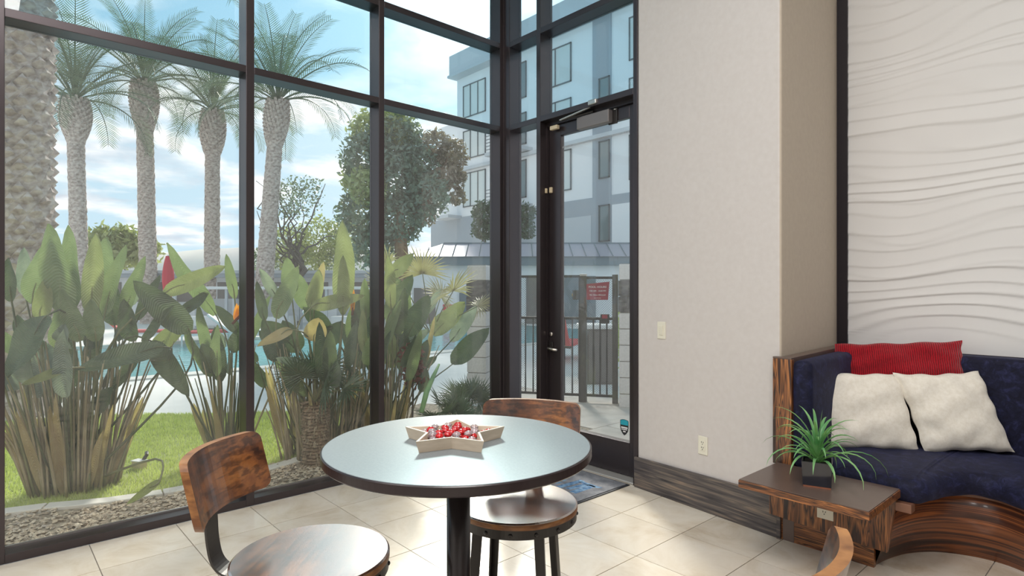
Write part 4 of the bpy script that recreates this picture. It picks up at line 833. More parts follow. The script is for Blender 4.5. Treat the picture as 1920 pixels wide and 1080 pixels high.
GW = 0.40
MB().bb(-0.04, 0.04, -0.04, 0.04, -0.05, 1.60).build('gate_post', m_gate, gt, bevel=0.004)
MB().bb(GW - 0.035, GW + 0.035, -0.035, 0.035, -0.05, 1.62).build('gate_post', m_gate, gt, bevel=0.004)
MB().bb(-0.045, 0.045, -0.045, 0.045, 1.60, 1.63).build('post_cap', m_alu, gt, bevel=0.004)
for z in (0.08, 1.06, 1.58): rail(z, 0.04, GW - 0.03, gt)
for k in range(3): picket(0.04 + 0.085 * (k + 1), 0.08, 1.06, gt)
wire_mesh(gt, 0.04, GW - 0.03, 0.08, 1.58)
kn = MB().lathe([(0.012, -0.08), (0.012, -0.05), (0.026, -0.045), (0.036, -0.02), (0.03, 0.0), (0.001, 0.004)], 20); kn.v = [(-0.12 + p[0], -p[2] - 0.01, 1.36 + p[1]) for p in kn.v]
kn.build('brass_knob', m_brass, gt, smooth=True)
MB().bb(-0.14, 0.0, -0.02, 0.02, 1.30, 1.42).build('lock_plate', m_gate, gt)
MB().bb(0.22, 0.33, -0.07, -0.02, 1.00, 1.12).build('lock_box', m_lock, gt, bevel=0.008)
MB().bb(0.24, 0.31, -0.073, -0.069, 1.065, 1.112).build('red_label', m_sign, gt)
# gate faces the door: its sign hangs on the door side
sgn = MB().add([(0.045, -0.075, 1.30), (0.315, -0.075, 1.30), (0.335, -0.075, 1.53), (0.045, -0.075, 1.50), (0.045, -0.068, 1.30), (0.315, -0.068, 1.30), (0.335, -0.068, 1.53), (0.045, -0.068, 1.50)], [(0, 1, 2, 3), (7, 6, 5, 4), (0, 4, 5, 1), (1, 5, 6, 2), (2, 6, 7, 3), (3, 7, 4, 0)])
sg = sgn.build('pool_sign', m_sign, gt)
for txt, z, s in (('POOL HOURS', 1.462, 0.036), ('7:00 AM - 10:00 PM', 1.412, 0.026), ('No Glass Allowed', 1.362, 0.027), ('in pool area', 1.324, 0.018)):
    text_obj('sign_lettering', txt, s, m_txt, sg, Matrix.Translation((0.185, -0.0762, z)) @ Matrix.Rotation(PI / 2, 4, 'X'))
bn = thing('outdoor_bin', 'taupe panelled bin with a white lid behind the gate', 'bin', (-2.05, 3.72, -0.05), math.radians(48))
MB().bb(-0.25, 0.25, -0.25, 0.25, 0.0, 0.86).build('body', m_can, bn, bevel=0.02)
for k in range(5): MB().bb(-0.245 + k * 0.1, -0.155 + k * 0.1, -0.262, -0.25, 0.04, 0.82).build('panel', m_can, bn, bevel=0.006)
MB().bb(-0.28, 0.28, -0.28, 0.28, 0.86, 0.93).build('lid', m_wplastic, bn, bevel=0.02)

# ------------------------------------------------------------------ leafy helpers
def cards(blobs, n, size, seed, squash=1.0):
    r = np.random.RandomState(seed); tot = sum(b[3] ** 2 for b in blobs); V = []; Fc = []
    for (x, y, z, rad) in blobs:
        m = int(n * rad ** 2 / tot); d = r.normal(size=(m, 3)); d /= np.linalg.norm(d, axis=1)[:, None]; q = rad * (0.55 + 0.5 * r.rand(m, 1) ** 0.7); P = np.array([x, y, z]) + d * q * np.array([1, 1, squash])
        P += r.normal(size=(m, 3)) * rad * 0.10
        u = r.normal(size=(m, 3)); u /= np.linalg.norm(u, axis=1)[:, None]; w_ = np.cross(u, r.normal(size=(m, 3))); w_ /= np.linalg.norm(w_, axis=1)[:, None]
        s = size * (0.6 + 0.8 * r.rand(m, 1)); A = P - u * s; B = P + w_ * s * 0.45; C_ = P + u * s; D_ = P - w_ * s * 0.45
        o = len(V); V += np.stack([A, B, C_, D_], 1).reshape(-1, 3).tolist(); Fc += [(o + 4 * i, o + 4 * i + 1, o + 4 * i + 2, o + 4 * i + 3) for i in range(m)]
    mb = MB(); mb.v = V; mb.f = Fc; return mb
def limb(p0, p1, r0, r1, n=7, wob=0.1, seed=1, k=6):
    r = random.Random(seed); p0, p1 = Vector(p0), Vector(p1); d = (p1 - p0).length; pts = [p0.lerp(p1, i / k) + Vector((r.uniform(-1, 1), r.uniform(-1, 1), r.uniform(-.5, .5))) * wob * d * (0.3 if i in (0, k) else 1) * (i > 0) for i in range(k + 1)]
    return MB().tube(pts, [r0 + (r1 - r0) * i / k for i in range(k + 1)], n)

# bird of paradise clumps
def blade(p0, p1, wd, seed, curl=0.10, n=11, m=7):
    r = random.Random(seed); p0, p1 = Vector(p0), Vector(p1); ax = (p1 - p0); Lg = ax.length; ax.normalize()
    view = Vector((0.8, -0.5, 0.1)) + Vector((r.uniform(-.5, .5), r.uniform(-.5, .5), r.uniform(-.3, .3))); view = (view - ax * view.dot(ax)).normalized(); side = ax.cross(view).normalized()
    rows = []; uv = []; fold = r.uniform(0.10, 0.45); bend = Lg * curl * r.uniform(-0.3, 1.0)
    for i in range(n + 1):
        t = i / n; w_ = wd * 0.56 * (math.sin(PI * min(t ** 0.72 * 0.97 + 0.03, 1.0)) ** 0.62) + 0.002; c = p0 + ax * Lg * t + view * (-bend * t * t) + Vector((0, 0, -abs(bend) * 0.25 * t * t)); rw = []
        for j in range(m + 1):
            s = -1 + 2 * j / m; rip = 0.012 * wd / 0.15 * math.sin(9 * t + 3 * s + seed) * abs(s)
            rw.append(c + side * (w_ * s) + view * (abs(s) * w_ * fold + rip)); uv.append((t + 0.12 * abs(s), s))
        rows.append(rw)
    mb = MB().grid(rows); mb.uv = uv; return mb
def clump(name, label, base, spread, L_, mats_extra, nstalk, seed, hstalk=1.1, nb=6, nmid=14):
    t = thing(name, label, 'plant', (base[0], base[1], -0.01), world=True); r = random.Random(seed)
    for i, (a, b, wd, mi) in enumerate(L_):
        lf = blade(a, b, wd, seed * 50 + i).build('leaf', m_leaf[mi], t, smooth=True)
        a_, b_ = Vector(a), Vector(b); ax = (b_ - a_).normalized(); g = Vector((base[0] + r.uniform(-1, 1) * spread[0] * .7, base[1] + r.uniform(-1, 1) * spread[1] * .7, -0.01))
        mid = g.lerp(a_, 0.55) + Vector((0, 0, 0.12)); mid = mid * 0.6 + (a_ - ax * (a_ - g).length * 0.4) * 0.4
        pts = crom([g, mid, a_, a_ + (b_ - a_) * 0.33], 4)
        rs = [0.011 - 0.008 * k / (len(pts) - 1) for k in range(len(pts))]
        MB().tube(pts, rs, 5).build('leaf_stalk', m_stalkd if mi in (1, 4) else m_stalk, t, smooth=True)
    for i in range(nmid):           # shorter, darker blades filling the middle height
        a = r.uniform(0, 2 * PI); q = 0.5 + 0.7 * r.random(); g = Vector((base[0] + spread[0] * 1.3 * q * math.cos(a), base[1] + spread[1] * 1.5 * q * math.sin(a), r.uniform(0.55, 1.05)))
        e = g + Vector((math.cos(a) * r.uniform(0.05, 0.3), math.sin(a) * r.uniform(0.05, 0.35), r.uniform(0.15, 0.5)))
        blade(g, e, r.uniform(0.07, 0.13), seed * 70 + i).build('leaf', m_leaf[r.choice((0, 1, 1, 4))], t, smooth=True)
        MB().tube(crom([(base[0] + (g.x - base[0]) * .35, base[1] + (g.y - base[1]) * .35, -0.01), (base[0] + (g.x - base[0]) * .8, base[1] + (g.y - base[1]) * .8, g.z * .55), g], 4), 0.006, 5).build('leaf_stalk', m_stalkd, t, smooth=True)
    for i in range(nstalk):
        a = r.uniform(0, 2 * PI); q = math.sqrt(r.random()); g = Vector((base[0] + spread[0] * q * math.cos(a), base[1] + spread[1] * q * math.sin(a), -0.01))
        lean = r.uniform(0.03, 0.34); h = hstalk * r.uniform(0.45, 1.0); e = g + Vector((math.cos(a) * lean * h * 0.5 * q * 1.6, math.sin(a) * lean * h * q * 1.6, h))
        m_ = g.lerp(e, 0.5) + Vector((0, 0, 0.05)); pts = crom([g, m_, e], 3); k = len(pts)
        if i % 3 == 0: mt = m_drystalk
        elif i % 3 == 1: mt = m_stalk
        else: mt = m_drystalk if seed % 2 else m_stalkd
        MB().tube(pts, [(0.013 - 0.009 * j / (k - 1)) * r.uniform(0.7, 1.1) for j in range(k)], 5).build('stem', mt, t, smooth=True)
    for i in range(nb):           # folded dry sheath blades round the foot
        a = r.uniform(0, 2 * PI); g = Vector((base[0] + spread[0] * 0.8 * math.cos(a), base[1] + spread[1] * 0.8 * math.sin(a), 0.0)); e = g + Vector((math.cos(a) * 0.16, math.sin(a) * 0.2, r.uniform(0.35, 0.8)))
        blade(g, e, r.uniform(0.03, 0.06), seed * 90 + i).build('dry_sheath', m_leaf[3], t, smooth=True)
    return t
def flower(t, p, s, seed):
    r = random.Random(seed); p = Vector(p); d = Vector((r.uniform(-.5, .5), r.uniform(-.5, .5), 0.3)).normalized()
    MB().tube([p, p + d * 0.09 * s, p + d * 0.17 * s + Vector((0, 0, -0.01))], [0.012 * s, 0.011 * s, 0.001], 6).build('flower_bract', m_redleaf, t, smooth=True)
    for k in range(3):
        blade(p + d * 0.03 * s, p + d * (0.05 + 0.05 * k) * s + Vector((0, 0, (0.13 - 0.02 * k) * s)), 0.03 * s, seed + k, n=5, m=3).build('petal', m_petal, t, smooth=True)
CA = clump('bird_of_paradise', 'large bird of paradise clump outside the widest window pane, farthest from the door', (-1.25, -3.05, 0), (0.20, 0.27), CLUMP_A, None, 120, 1, 1.1, 22, 18)
flower(CA, (-1.0, -2.05, 1.16), 1.0, 5); flower(CA, (-1.5, -3.25, 1.3), 0.9, 8)
# fan of bare stalks at the side of the same bed
CM = clump('bird_of_paradise', 'thin bird of paradise fan of arching stalks at the first mullion', (-1.35, -1.98, 0), (0.10, 0.14), CLUMP_M, None, 30, 4, 1.0, 6, 8)
CB = clump('bird_of_paradise', 'bird of paradise clump with tall pale leaves outside the narrow middle pane', (-0.95, -1.28, 0), (0.30, 0.40), CLUMP_B, None, 95, 3, 1.0, 14, 16)
flower(CB, (-0.9, -1.05, 1.2), 1.0, 11)
CC = clump('bird_of_paradise', 'bird of paradise clump with dark ribbed leaves outside the pane next to the corner', (-0.95, -0.72, 0), (0.22, 0.24), CLUMP_C, None, 55, 5, 0.9, 8, 10)
MB().tube([(-0.42, -0.62, 0.33), (-0.47, -0.53, 0.5), (-0.55, -0.40, 0.62), (-0.6, -0.3, 0.72)], [0.022, 0.026, 0.020, 0.01], 8).build('green_bud_stem', m_succ, CC, smooth=True)

# fan palms
def fan_leaf(R_, nseg, spread, seed, droop=0.12):
    r = random.Random(seed); mb = MB()
    for k in range(nseg):
        a = -spread / 2 + spread * k / (nseg - 1); Lr = R_ * r.uniform(0.85, 1.05); w_ = R_ * 0.030; d = Vector((math.sin(a), 0, math.cos(a))); s = Vector((math.cos(a), 0, -math.sin(a))); y = r.uniform(-.06, .06) * R_
        p0 = Vector((0, 0, 0)); p1 = d * Lr * 0.5 + Vector((0, y * 0.5, 0)); p2 = d * Lr + Vector((0, y - droop * R_ * 0.5, -droop * R_ * abs(math.sin(a))))
        o = len(mb.v); mb.v += [tuple(p0 - s * w_ * 0.25), tuple(p0 + s * w_ * 0.25), tuple(p1 + s * w_), tuple(p1 - s * w_), tuple(p1 + Vector((0, w_ * 0.9, 0))), tuple(p2), tuple(p0 + Vector((0, w_ * 0.3, 0)))]
        mb.f += [(o, o + 6, o + 4, o + 3), (o + 6, o + 1, o + 2, o + 4), (o + 3, o + 4, o + 5), (o + 4, o + 2, o + 5)]
    return mb
def fan_palm(name, label, base, crown, fans, m, trunk_r=0.0, seed=1):
    t = thing(name, label, 'palm', base, world=True); r = random.Random(seed); cw = Vector(crown)
    me = {}
    for i, (tip, R_) in enumerate(fans):
        c = Vector(tip); d = (c - cw); d.normalize(); MB().tube([cw, cw.lerp(c, 0.5) + Vector((0, 0, 0.03)), c], [0.007, 0.006, 0.005], 5).build('frond_stalk', m_stalk, t)
        mb = fan_leaf(R_, 26, math.radians(r.uniform(190, 250)), seed * 20 + i); q = d.to_track_quat('Z', 'Y').to_matrix(); tw = Matrix.Rotation(r.uniform(-0.6, 0.6) + 0.7, 3, d)
        mb.v = [tuple(c + tw @ (q @ Vector(p))) for p in mb.v]; mb.build('fan_frond', m, t)
    if trunk_r:
        rows = []
        h = crown[2] - base[2]
        for i in range(40):
            z = base[2] + h * i / 39; rows.append([(base[0] + (trunk_r * (1.08 if i % 2 else 0.90) + r.uniform(-.012, .012)) * math.cos(j * PI / 12), base[1] + (trunk_r * (1.08 if i % 2 else 0.9) + r.uniform(-.012, .012)) * math.sin(j * PI / 12), z + r.uniform(-.006, .006)) for j in range(24)])
        MB().grid(rows, closed=True).build('trunk', m_bark2, t)
        hm = MB()
        for i in range(700):
            a = r.uniform(0, 2 * PI); z = base[2] + r.uniform(0.02, 1.0) * h; p = Vector((base[0] + trunk_r * math.cos(a), base[1] + trunk_r * math.sin(a), z)); e = p + Vector((math.cos(a) * r.uniform(.01, .035), math.sin(a) * r.uniform(.01, .035), r.uniform(-.05, .03))); sv = Vector((-math.sin(a), math.cos(a), 0)) * 0.004
            hm.add([p - sv, p + sv, e], [(0, 1, 2)])
        hm.build('trunk_fibre', m_drystalk, t, kind='stuff')
    return t
r9 = random.Random(9)
def ring_fans(cw, n, reach, R_, up, seed):
    r = random.Random(seed); out_ = []
    for k in range(n):
        a = k * 2.399; e = up + r.uniform(-.5, .5); out_.append(((cw[0] + reach * math.cos(a) * math.cos(e), cw[1] + reach * math.sin(a) * math.cos(e), cw[2] + reach * math.sin(e)), R_ * r.uniform(0.85, 1.1)))
    return out_
fan_palm('short_fan_palm', 'short fan palm with a shaggy brown trunk in the gravel of the middle pane', (-0.66, -1.50, -0.02), (-0.66, -1.50, 0.50), ring_fans((-0.66, -1.50, 0.52), 10, 0.24, 0.27, 0.85, 3), m_fang, 0.105, 2)
fan_palm('tan_fan_palm', 'tan spiky fan palm standing behind the ribbed leaves by the corner pane', (-1.25, 0.05, -0.02), (-1.25, 0.05, 0.95), [((-1.16, -0.12, 1.60), 0.34), ((-0.85, 0.05, 1.42), 0.36), ((-1.55, -0.30, 1.72), 0.34), ((-1.5, 0.35, 1.35), 0.30), ((-1.35, -0.45, 1.45), 0.32), ((-0.95, 0.45, 1.25), 0.28)], m_fan, 0, 4)
fan_palm('low_fan_palm', 'low dark fan palm at the pillar foot, near the corner post', (-1.14, 0.46, -0.02), (-1.14, 0.46, 0.10), ring_fans((-1.14, 0.46, 0.12), 10, 0.16, 0.27, 0.8, 6), m_fang, 0, 6)
fan_palm('low_fan_palm', 'low dark fan palm in the gravel just beyond the tabletop', (-0.62, -0.18, -0.02), (-0.62, -0.18, 0.12), ring_fans((-0.62, -0.18, 0.14), 9, 0.18, 0.26, 0.8, 8), m_fang, 0, 8)
rb = thing('red_leaved_shrub', 'small dark red leaved shrub among the stalks of the corner pane', 'shrub', (-0.85, -0.45, 0), world=True)
cards([(-0.85, -0.45, 0.78, 0.13), (-0.85, -0.42, 0.6, 0.12)], 260, 0.035, 2).build('foliage', m_redleaf, rb, kind='stuff')
MB().tube([(-0.85, -0.45, -0.01), (-0.84, -0.44, 0.4), (-0.85, -0.45, 0.75)], [0.012, 0.01, 0.005], 6).build('stem', m_twig, rb)

# ------------------------------------------------------------------ date palms
def frond(Lg, droop, seed, nl=38, lw=0.026, ll=0.55):
    r = random.Random(seed); mb = MB(); p = Vector((0, 0, 0)); e = 0.0; pts = []; seg = 14
    for i in range(seg + 1):
        pts.append(p.copy()); t = i / seg; d = Vector((math.cos(e), 0, math.sin(e))); p = p + d * Lg / seg; e -= droop / seg * (0.35 + 1.3 * t)
    mb.tube(pts, [0.030 * (1 - 0.85 * i / seg) for i in range(seg + 1)], 4)
    for k in range(nl):
        t = 0.16 + 0.83 * k / nl; i = min(int(t * seg), seg - 1); q = pts[i].lerp(pts[i + 1], t * seg - i); tg = (pts[i + 1] - pts[i]).normalized(); l_ = ll * (0.5 + 0.5 * math.sin(PI * min(t * 1.05, 1))) * r.uniform(0.85, 1.1)
        for s in (-1, 1):
            d = (tg * 0.75 + Vector((0, s * 0.85, 0)) + Vector((0, 0, 0.30 * (1 - t)))).normalized(); b = q + d * l_ * 0.55; c = q + d * l_ + Vector((0, 0, -0.10 * l_)); w_ = tg * lw * 0.5
            o = len(mb.v); mb.v += [tuple(q - w_ * .6), tuple(q + w_ * .6), tuple(b + w_), tuple(b - w_), tuple(c)]; mb.f += [(o, o + 1, o + 2, o + 3), (o + 3, o + 2, o + 4)]
    return mb
frond_me = [frond(2.9, 1.1, 1).mesh('palm_frond', m_frond), frond(3.1, 1.7, 2).mesh('palm_frond', m_frond), frond(2.7, 2.3, 3).mesh('palm_frond', m_frond)]
def date_palm(label, base, top, r0, r1, bulge, seed, nf=28, sc=1.0, boss=0):
    t = thing('date_palm', label, 'palm', (base[0], base[1], base[2]), world=True); r = random.Random(seed); b, e = Vector(base), Vector(top); rows = []; n = 60
    for i in range(n + 1):
        q = i / n; c = b.lerp(e, q); rr = r0 + (r1 - r0) * q; bz = (e.z - c.z) / bulge[1]
        if bz < 1: rr = r1 + (bulge[0] - r1) * math.sin(PI * 0.82 * (1 - bz)) ** 0.9
        rows.append([(c.x + rr * (1 + (0.06 if (i + j) % 2 else -0.05) + r.uniform(-.04, .04)) * math.cos(j * PI / 10), c.y + rr * (1 + (0.06 if (i + j) % 2 else -0.05) + r.uniform(-.04, .04)) * math.sin(j * PI / 10), c.z + r.uniform(-.02, .02)) for j in range(20)])
    MB().grid(rows, closed=True).build('trunk', m_bark, t)
    stubs = MB()
    for i in range(220):
        a = i * 2.399; q = 1 - bulge[1] / (e.z - b.z) * (i / 220.0); c = b.lerp(e, q); rr = r1 + (bulge[0] - r1) * math.sin(PI * 0.82 * (1 - i / 220.0)) ** 0.9 - 0.02; p = Vector((c.x + rr * math.cos(a), c.y + rr * math.sin(a), c.z)); o_ = Vector((math.cos(a), math.sin(a), 0)); s_ = Vector((-math.sin(a), math.cos(a), 0)) * 0.07 * sc
        stubs.add([p - s_, p + s_, p + o_ * 0.09 * sc + Vector((0, 0, 0.16 * sc)) + s_ * .6, p + o_ * 0.09 * sc + Vector((0, 0, 0.16 * sc)) - s_ * .6, p - o_ * 0.05 + Vector((0, 0, 0.2))], [(0, 1, 2, 3), (3, 2, 4), (1, 4, 2), (0, 3, 4)])
    stubs.build('cut_frond_stub', m_bark, t, kind='stuff')
    for i in range(nf):
        az = i * 2.399 + r.uniform(-.2, .2); q = i / nf; el = math.radians(84 - 74 * q + r.uniform(-8, 8)); s = sc * 1.35 * r.uniform(0.85, 1.1)
        k = 0 if q < 0.35 else (1 if q < 0.7 else 2)
        M = Matrix.Translation(e - b + Vector((0, 0, 0.05))) @ Matrix.Rotation(az, 4, 'Z') @ Matrix.Rotation(-el, 4, 'Y') @ Matrix.Scale(s, 4)
        inst(frond_me[k], 'frond', t, M)
    return t
date_palm('date palm with a straight trunk beside the huge near trunk', (-22.94, -0.76, -0.05), (-22.9, -0.95, 8.3), 0.28, 0.26, (0.48, 1.5), 1)
date_palm('date palm second along the row, seen through the widest pane', (-24.7, 1.76, -0.05), (-24.9, 1.60, 10.0), 0.33, 0.30, (0.52, 1.9), 2)
date_palm('date palm third along the row, nearest the first mullion', (-24.03, 4.01, -0.05), (-24.03, 4.05, 9.1), 0.32, 0.28, (0.50, 1.9), 3)
date_palm('leaning date palm seen through the narrow middle pane', (-19.5, 4.55, -0.05), (-19.1, 5.05, 8.6), 0.34, 0.26, (0.44, 1.7), 4, 32)
bigp = date_palm('huge rough palm trunk close outside the widest pane', (-4.99, -3.22, -0.05), (-4.99, -3.25, 7.2), 0.33, 0.31, (0.40, 1.0), 5, 30, 1.0)
bos = MB()
for i in range(46):
    for j in range(12):
        a = (j + 0.5 * (i % 2)) * PI / 6 + rnd.uniform(-.08, .08); z = 0.3 + i * 0.125 + rnd.uniform(-.02, .02); o_ = Vector((math.cos(a), math.sin(a), 0)); s_ = Vector((-math.sin(a), math.cos(a), 0)); c = Vector((-4.99, -3.23, z)) + o_ * 0.30
        h_ = rnd.uniform(0.05, 0.085); bos.add([c - s_ * 0.085, c + s_ * 0.085, c + Vector((0, 0, 0.12)) + o_ * 0.02, c - Vector((0, 0, 0.05)), c + o_ * h_ + Vector((0, 0, 0.05)) - s_ * 0.035, c + o_ * h_ + Vector((0, 0, 0.05)) + s_ * 0.035], [(0, 4, 2), (4, 5, 2), (5, 1, 2), (0, 3, 4), (3, 5, 4), (3, 1, 5)])
bos.build('bark_boss', m_bark, bigp, kind='stuff')

# ------------------------------------------------------------------ trees and shrubs
RV = Vector((0.668, 0.744, 0)); FV = Vector((-0.744, 0.668, 0)); CP = Vector((4.097, -3.58, 1.45))
def far(X, Zd, z): q = CP + RV * X + FV * Zd; return (q.x, q.y, z)
bt_ = thing('bushy_tree', 'large bushy blue green tree between the palms and the apartment building', 'tree', far(-3.3, 17, 0), world=True)
def blob(px, py, rp, Zd, dz=0): return (*far((px - 960) / 1113.6 * Zd, Zd + dz, 1.45 + (540 - py) / 1113.6 * Zd), rp / 1113.6 * Zd)
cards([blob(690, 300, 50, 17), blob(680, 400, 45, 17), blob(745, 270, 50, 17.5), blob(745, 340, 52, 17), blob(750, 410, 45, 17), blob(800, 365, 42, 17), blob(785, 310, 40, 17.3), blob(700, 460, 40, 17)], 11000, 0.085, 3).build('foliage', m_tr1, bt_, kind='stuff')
cards([blob(690, 240, 42, 17, .5), blob(730, 235, 42, 17, .6), blob(660, 330, 26, 17, .3), blob(700, 360, 34, 17, -.7)], 4200, 0.08, 4).build('yellowgreen_foliage', m_tr2, bt_, kind='stuff')  # yellow-green leaf clusters at the top and left of the crown
cards([blob(815, 275, 30, 17.5), blob(845, 290, 30, 17.5), blob(840, 330, 26, 17.5), blob(805, 345, 30, 17.5), blob(858, 370, 15, 17.5), blob(857, 335, 18, 17.5), blob(795, 400, 22, 17.5)], 3600, 0.075, 5).build('rusty_foliage', m_tr3, bt_, kind='stuff')
limb(far(-3.3, 17, -0.05), far(-3.2, 17, 3.8), 0.28, 0.15, seed=3, wob=0.05).build('trunk', m_bark3, bt_, smooth=True)
for k, (X_, z_) in enumerate(((-4.0, 5.0), (-2.4, 4.8), (-1.8, 5.2))): limb(far(-3.2, 17, 2.4), far(X_, 17.2, z_), 0.11, 0.03, seed=5 + k).build('branch', m_bark3, bt_, smooth=True)
ms = thing('mesquite_tree', 'thin dark mesquite tree with sparse twigs behind the leaning palm', 'tree', far(-8.7, 24, 0), world=True)
limb(far(-8.7, 24, -0.05), far(-8.6, 24, 2.6), 0.16, 0.10, seed=2, wob=0.08).build('trunk', m_twig, ms)
rm = random.Random(12)
for k in range(16):
    e = far(-8.7 + rm.uniform(-1.9, 1.9), 24 + rm.uniform(-1, 1), rm.uniform(3.6, 5.9)); s = far(-8.65 + rm.uniform(-.2, .2), 24, rm.uniform(1.8, 2.9)); limb(s, e, 0.05, 0.012, n=5, seed=30 + k, wob=0.12).build('branch', m_twig, ms)
cards([blob(555, 372, 48, 24), blob(575, 355, 32, 24), blob(530, 385, 32, 24)], 900, 0.075, 7, 0.8).build('foliage', m_tr1, ms, kind='stuff')
def shrub(name, label, blobs, n, size, m, seed, base):
    t = thing(name, label, 'shrub', base, world=True); cards(blobs, n, size, seed).build('foliage', m, t, kind='stuff')
    c = blobs[0]; limb((base[0], base[1], base[2]), (c[0], c[1], c[2]), 0.06, 0.02, seed=seed).build('stem', m_twig, t)
shrub('yellow_green_shrub', 'yellow green shrub mass behind the low grey roof, left of the bushy tree', [blob(600, 455, 45, 26.8), blob(545, 465, 42, 26.8), blob(645, 450, 40, 26.8), blob(575, 490, 40, 26.8)], 3600, 0.10, m_tr2, 3, far(-9, 26.8, -.05))
shrub('olive_shrub', 'olive shrub mass behind the roof under the mesquite tree', [blob(520, 480, 32, 27.2), blob(490, 490, 26, 27.2), blob(640, 490, 34, 27.2)], 1500, 0.09, m_tr1, 4, far(-10.6, 27.2, -.05))
shrub('round_palm_shrub', 'feathery yellow green shrub between the first two slim palms', [blob(235, 465, 38, 26.6), blob(200, 455, 32, 26.6), blob(270, 470, 28, 26.6)], 2200, 0.16, m_tr2, 8, far(-17.2, 26.6, -.05))
shrub('green_courtyard_shrub', 'dense green small tree against the apartment facade', [blob(908, 400, 22, 29.3), blob(905, 430, 20, 29.3), blob(985, 400, 18, 29.3), blob(985, 430, 18, 29.3)], 2400, 0.10, m_fang, 9, far(-1.0, 29, -.05))
shrub('bamboo_shrub', 'light green bushy shrub behind the pool gate', [(-2.0, 4.65, 0.85, 0.32), (-2.15, 4.75, 0.4, 0.34), (-1.9, 4.6, 1.2, 0.22)], 1500, 0.045, m_grassb, 10, (-2.05, 4.7, -0.05))

# hills far beyond
hm = []; rr_ = np.random.RandomState(3)
rowsH = []
for q in range(8):
    dd = 200 + q * 14; row = []
    for i in range(70):
        X_ = -230 + i * 5.0; hh = (16 + 2.5 * math.exp(-((X_ + 105) / 60) ** 2) + 0.9 * math.sin(X_ * 0.06) + 0.6 * math.sin(X_ * 0.17 + 2) + rr_.rand() * 0.8) * math.sin(PI * min(1, q / 7 * 0.5 + (0.5 if q > 3 else 0.12 * q)))
        row.append(far(X_, dd, -1 + max(hh, 0)))
    rowsH.append(row)
MB().grid(rowsH).build('hill', m_hill, smooth=True, kind='structure')

# ------------------------------------------------------------------ low garden building, umbrella, loungers
def local(t, mb, name, m, **k): return mb.build(name, m, t, **k)
def fthing(name, label, cat, X_, Zd, z=-0.05, group=None): return thing(name, label, cat, far(X_, Zd, z), math.radians(48.08), group)
lb = fthing('low_flat_building', 'long low building with a grey flat roof edge behind the pool deck', 'building', -12.0, 25.6)
MB().bb(-6.5, 7.2, 0.25, 0.5, 0.0, 1.95).build('wall', m_bwhite, lb)
MB().bb(-6.7, 7.4, -0.35, 0.5, 1.95, 2.12).build('roof_fascia', m_bgrey, lb)
MB().bb(-6.8, 7.5, -0.4, 0.5, 2.12, 2.25).build('roof_edge', m_bmid, lb)
for k in range(8): MB().bb(-6.2 + k * 1.8, -5.0 + k * 1.8, 0.20, 0.26, 0.9, 1.75).build('opening', m_can, lb)
um = fthing('closed_umbrella', 'closed red patio umbrella standing on the pool deck', 'umbrella', -9.9, 17.1)
MB().tube([(0, 0, 0), (0, 0, 2.45)], 0.025, 8).build('pole', m_wplastic, um)
um_r = [[((0.05 + 0.09 * math.sin(PI * min(1, t * .95 + .03)) + 0.022 * (1 if j % 2 else -1) * t ** .5) * math.cos(j * PI / 8), (0.05 + 0.09 * math.sin(PI * min(1, t * .95 + .03)) + 0.022 * (1 if j % 2 else -1) * t ** .5) * math.sin(j * PI / 8), 2.42 - 1.25 * t) for j in range(16)] for t in np.linspace(0, 1, 12)]
MB().grid(um_r, closed=True).build('folded_canopy', m_red, um, smooth=True)
MB().lathe([(0.25, 0), (0.25, 0.05), (0.05, 0.08)], 20).build('base', m_can, um)
def lounger(label, X_, Zd, cm, rz=0.0, group=None, fold=0.7):
    t = thing('sun_lounger', label, 'sun lounger', far(X_, Zd, -0.045), math.radians(48.08) + rz, group)
    MB().bb(-0.6, 0.75, -0.3, -0.26, 0.27, 0.32).build('side_rail', m_wplastic, t); MB().bb(-0.6, 0.75, 0.26, 0.3, 0.27, 0.32).build('side_rail', m_wplastic, t)
    for x in (-0.5, 0.6):
        for y in (-0.28, 0.28): MB().bb(x - .02, x + .02, y - .02, y + .02, 0, 0.27).build('leg', m_wplastic, t)
    MB().bb(-0.62, 0.78, -0.27, 0.27, 0.32, 0.38).build('seat_pad', cm, t, bevel=0.02)
    MB().box((-0.62 - 0.33 * math.cos(fold), 0, 0.36 + 0.33 * math.sin(fold)), (0.72, 0.54, 0.06), Matrix.Rotation(fold, 3, 'Y')).build('back_pad', cm, t, bevel=0.02)
    return t
lounger('red sun lounger lying flat on the far deck, left of the red upright one', -9.7, 15.9, m_lred, 0.1)
lounger('red sun lounger with its back raised high, near the first mullion', -8.1, 15.6, m_lred, 0.5, fold=1.1)
lounger('white sun lounger on the far deck, seen left in the middle pane', -6.9, 16.0, m_wplastic, 0.3)
lounger('second white sun lounger in the middle pane, closer to the bushy tree', -5.2, 18.2, m_wplastic, 0.3)
lounger('coral red lounge chair on the near deck behind the iron fence', 1.12, 12.4, m_lred, 1.2, fold=1.0)
def daybed(X_, Zd, label):
    t = fthing('pool_cabana', label, 'cabana', X_, Zd)
    for x in (-0.9, 0.9):
        for y in (-0.7, 0.7): MB().bb(x - .04, x + .04, y - .04, y + .04, 0, 1.45).build('post', m_bmid, t)
    MB().bb(-1.0, 1.0, -0.8, 0.8, 1.45, 1.55).build('canopy', m_wplastic, t, bevel=0.02)
    MB().bb(-0.8, 0.8, -0.6, 0.6, 0.15, 0.5).build('daybed_seat', m_wplastic, t, bevel=0.04); MB().bb(-0.85, 0.85, 0.6, 0.7, 0.3, 1.1).build('back_curtain', m_bmid, t)
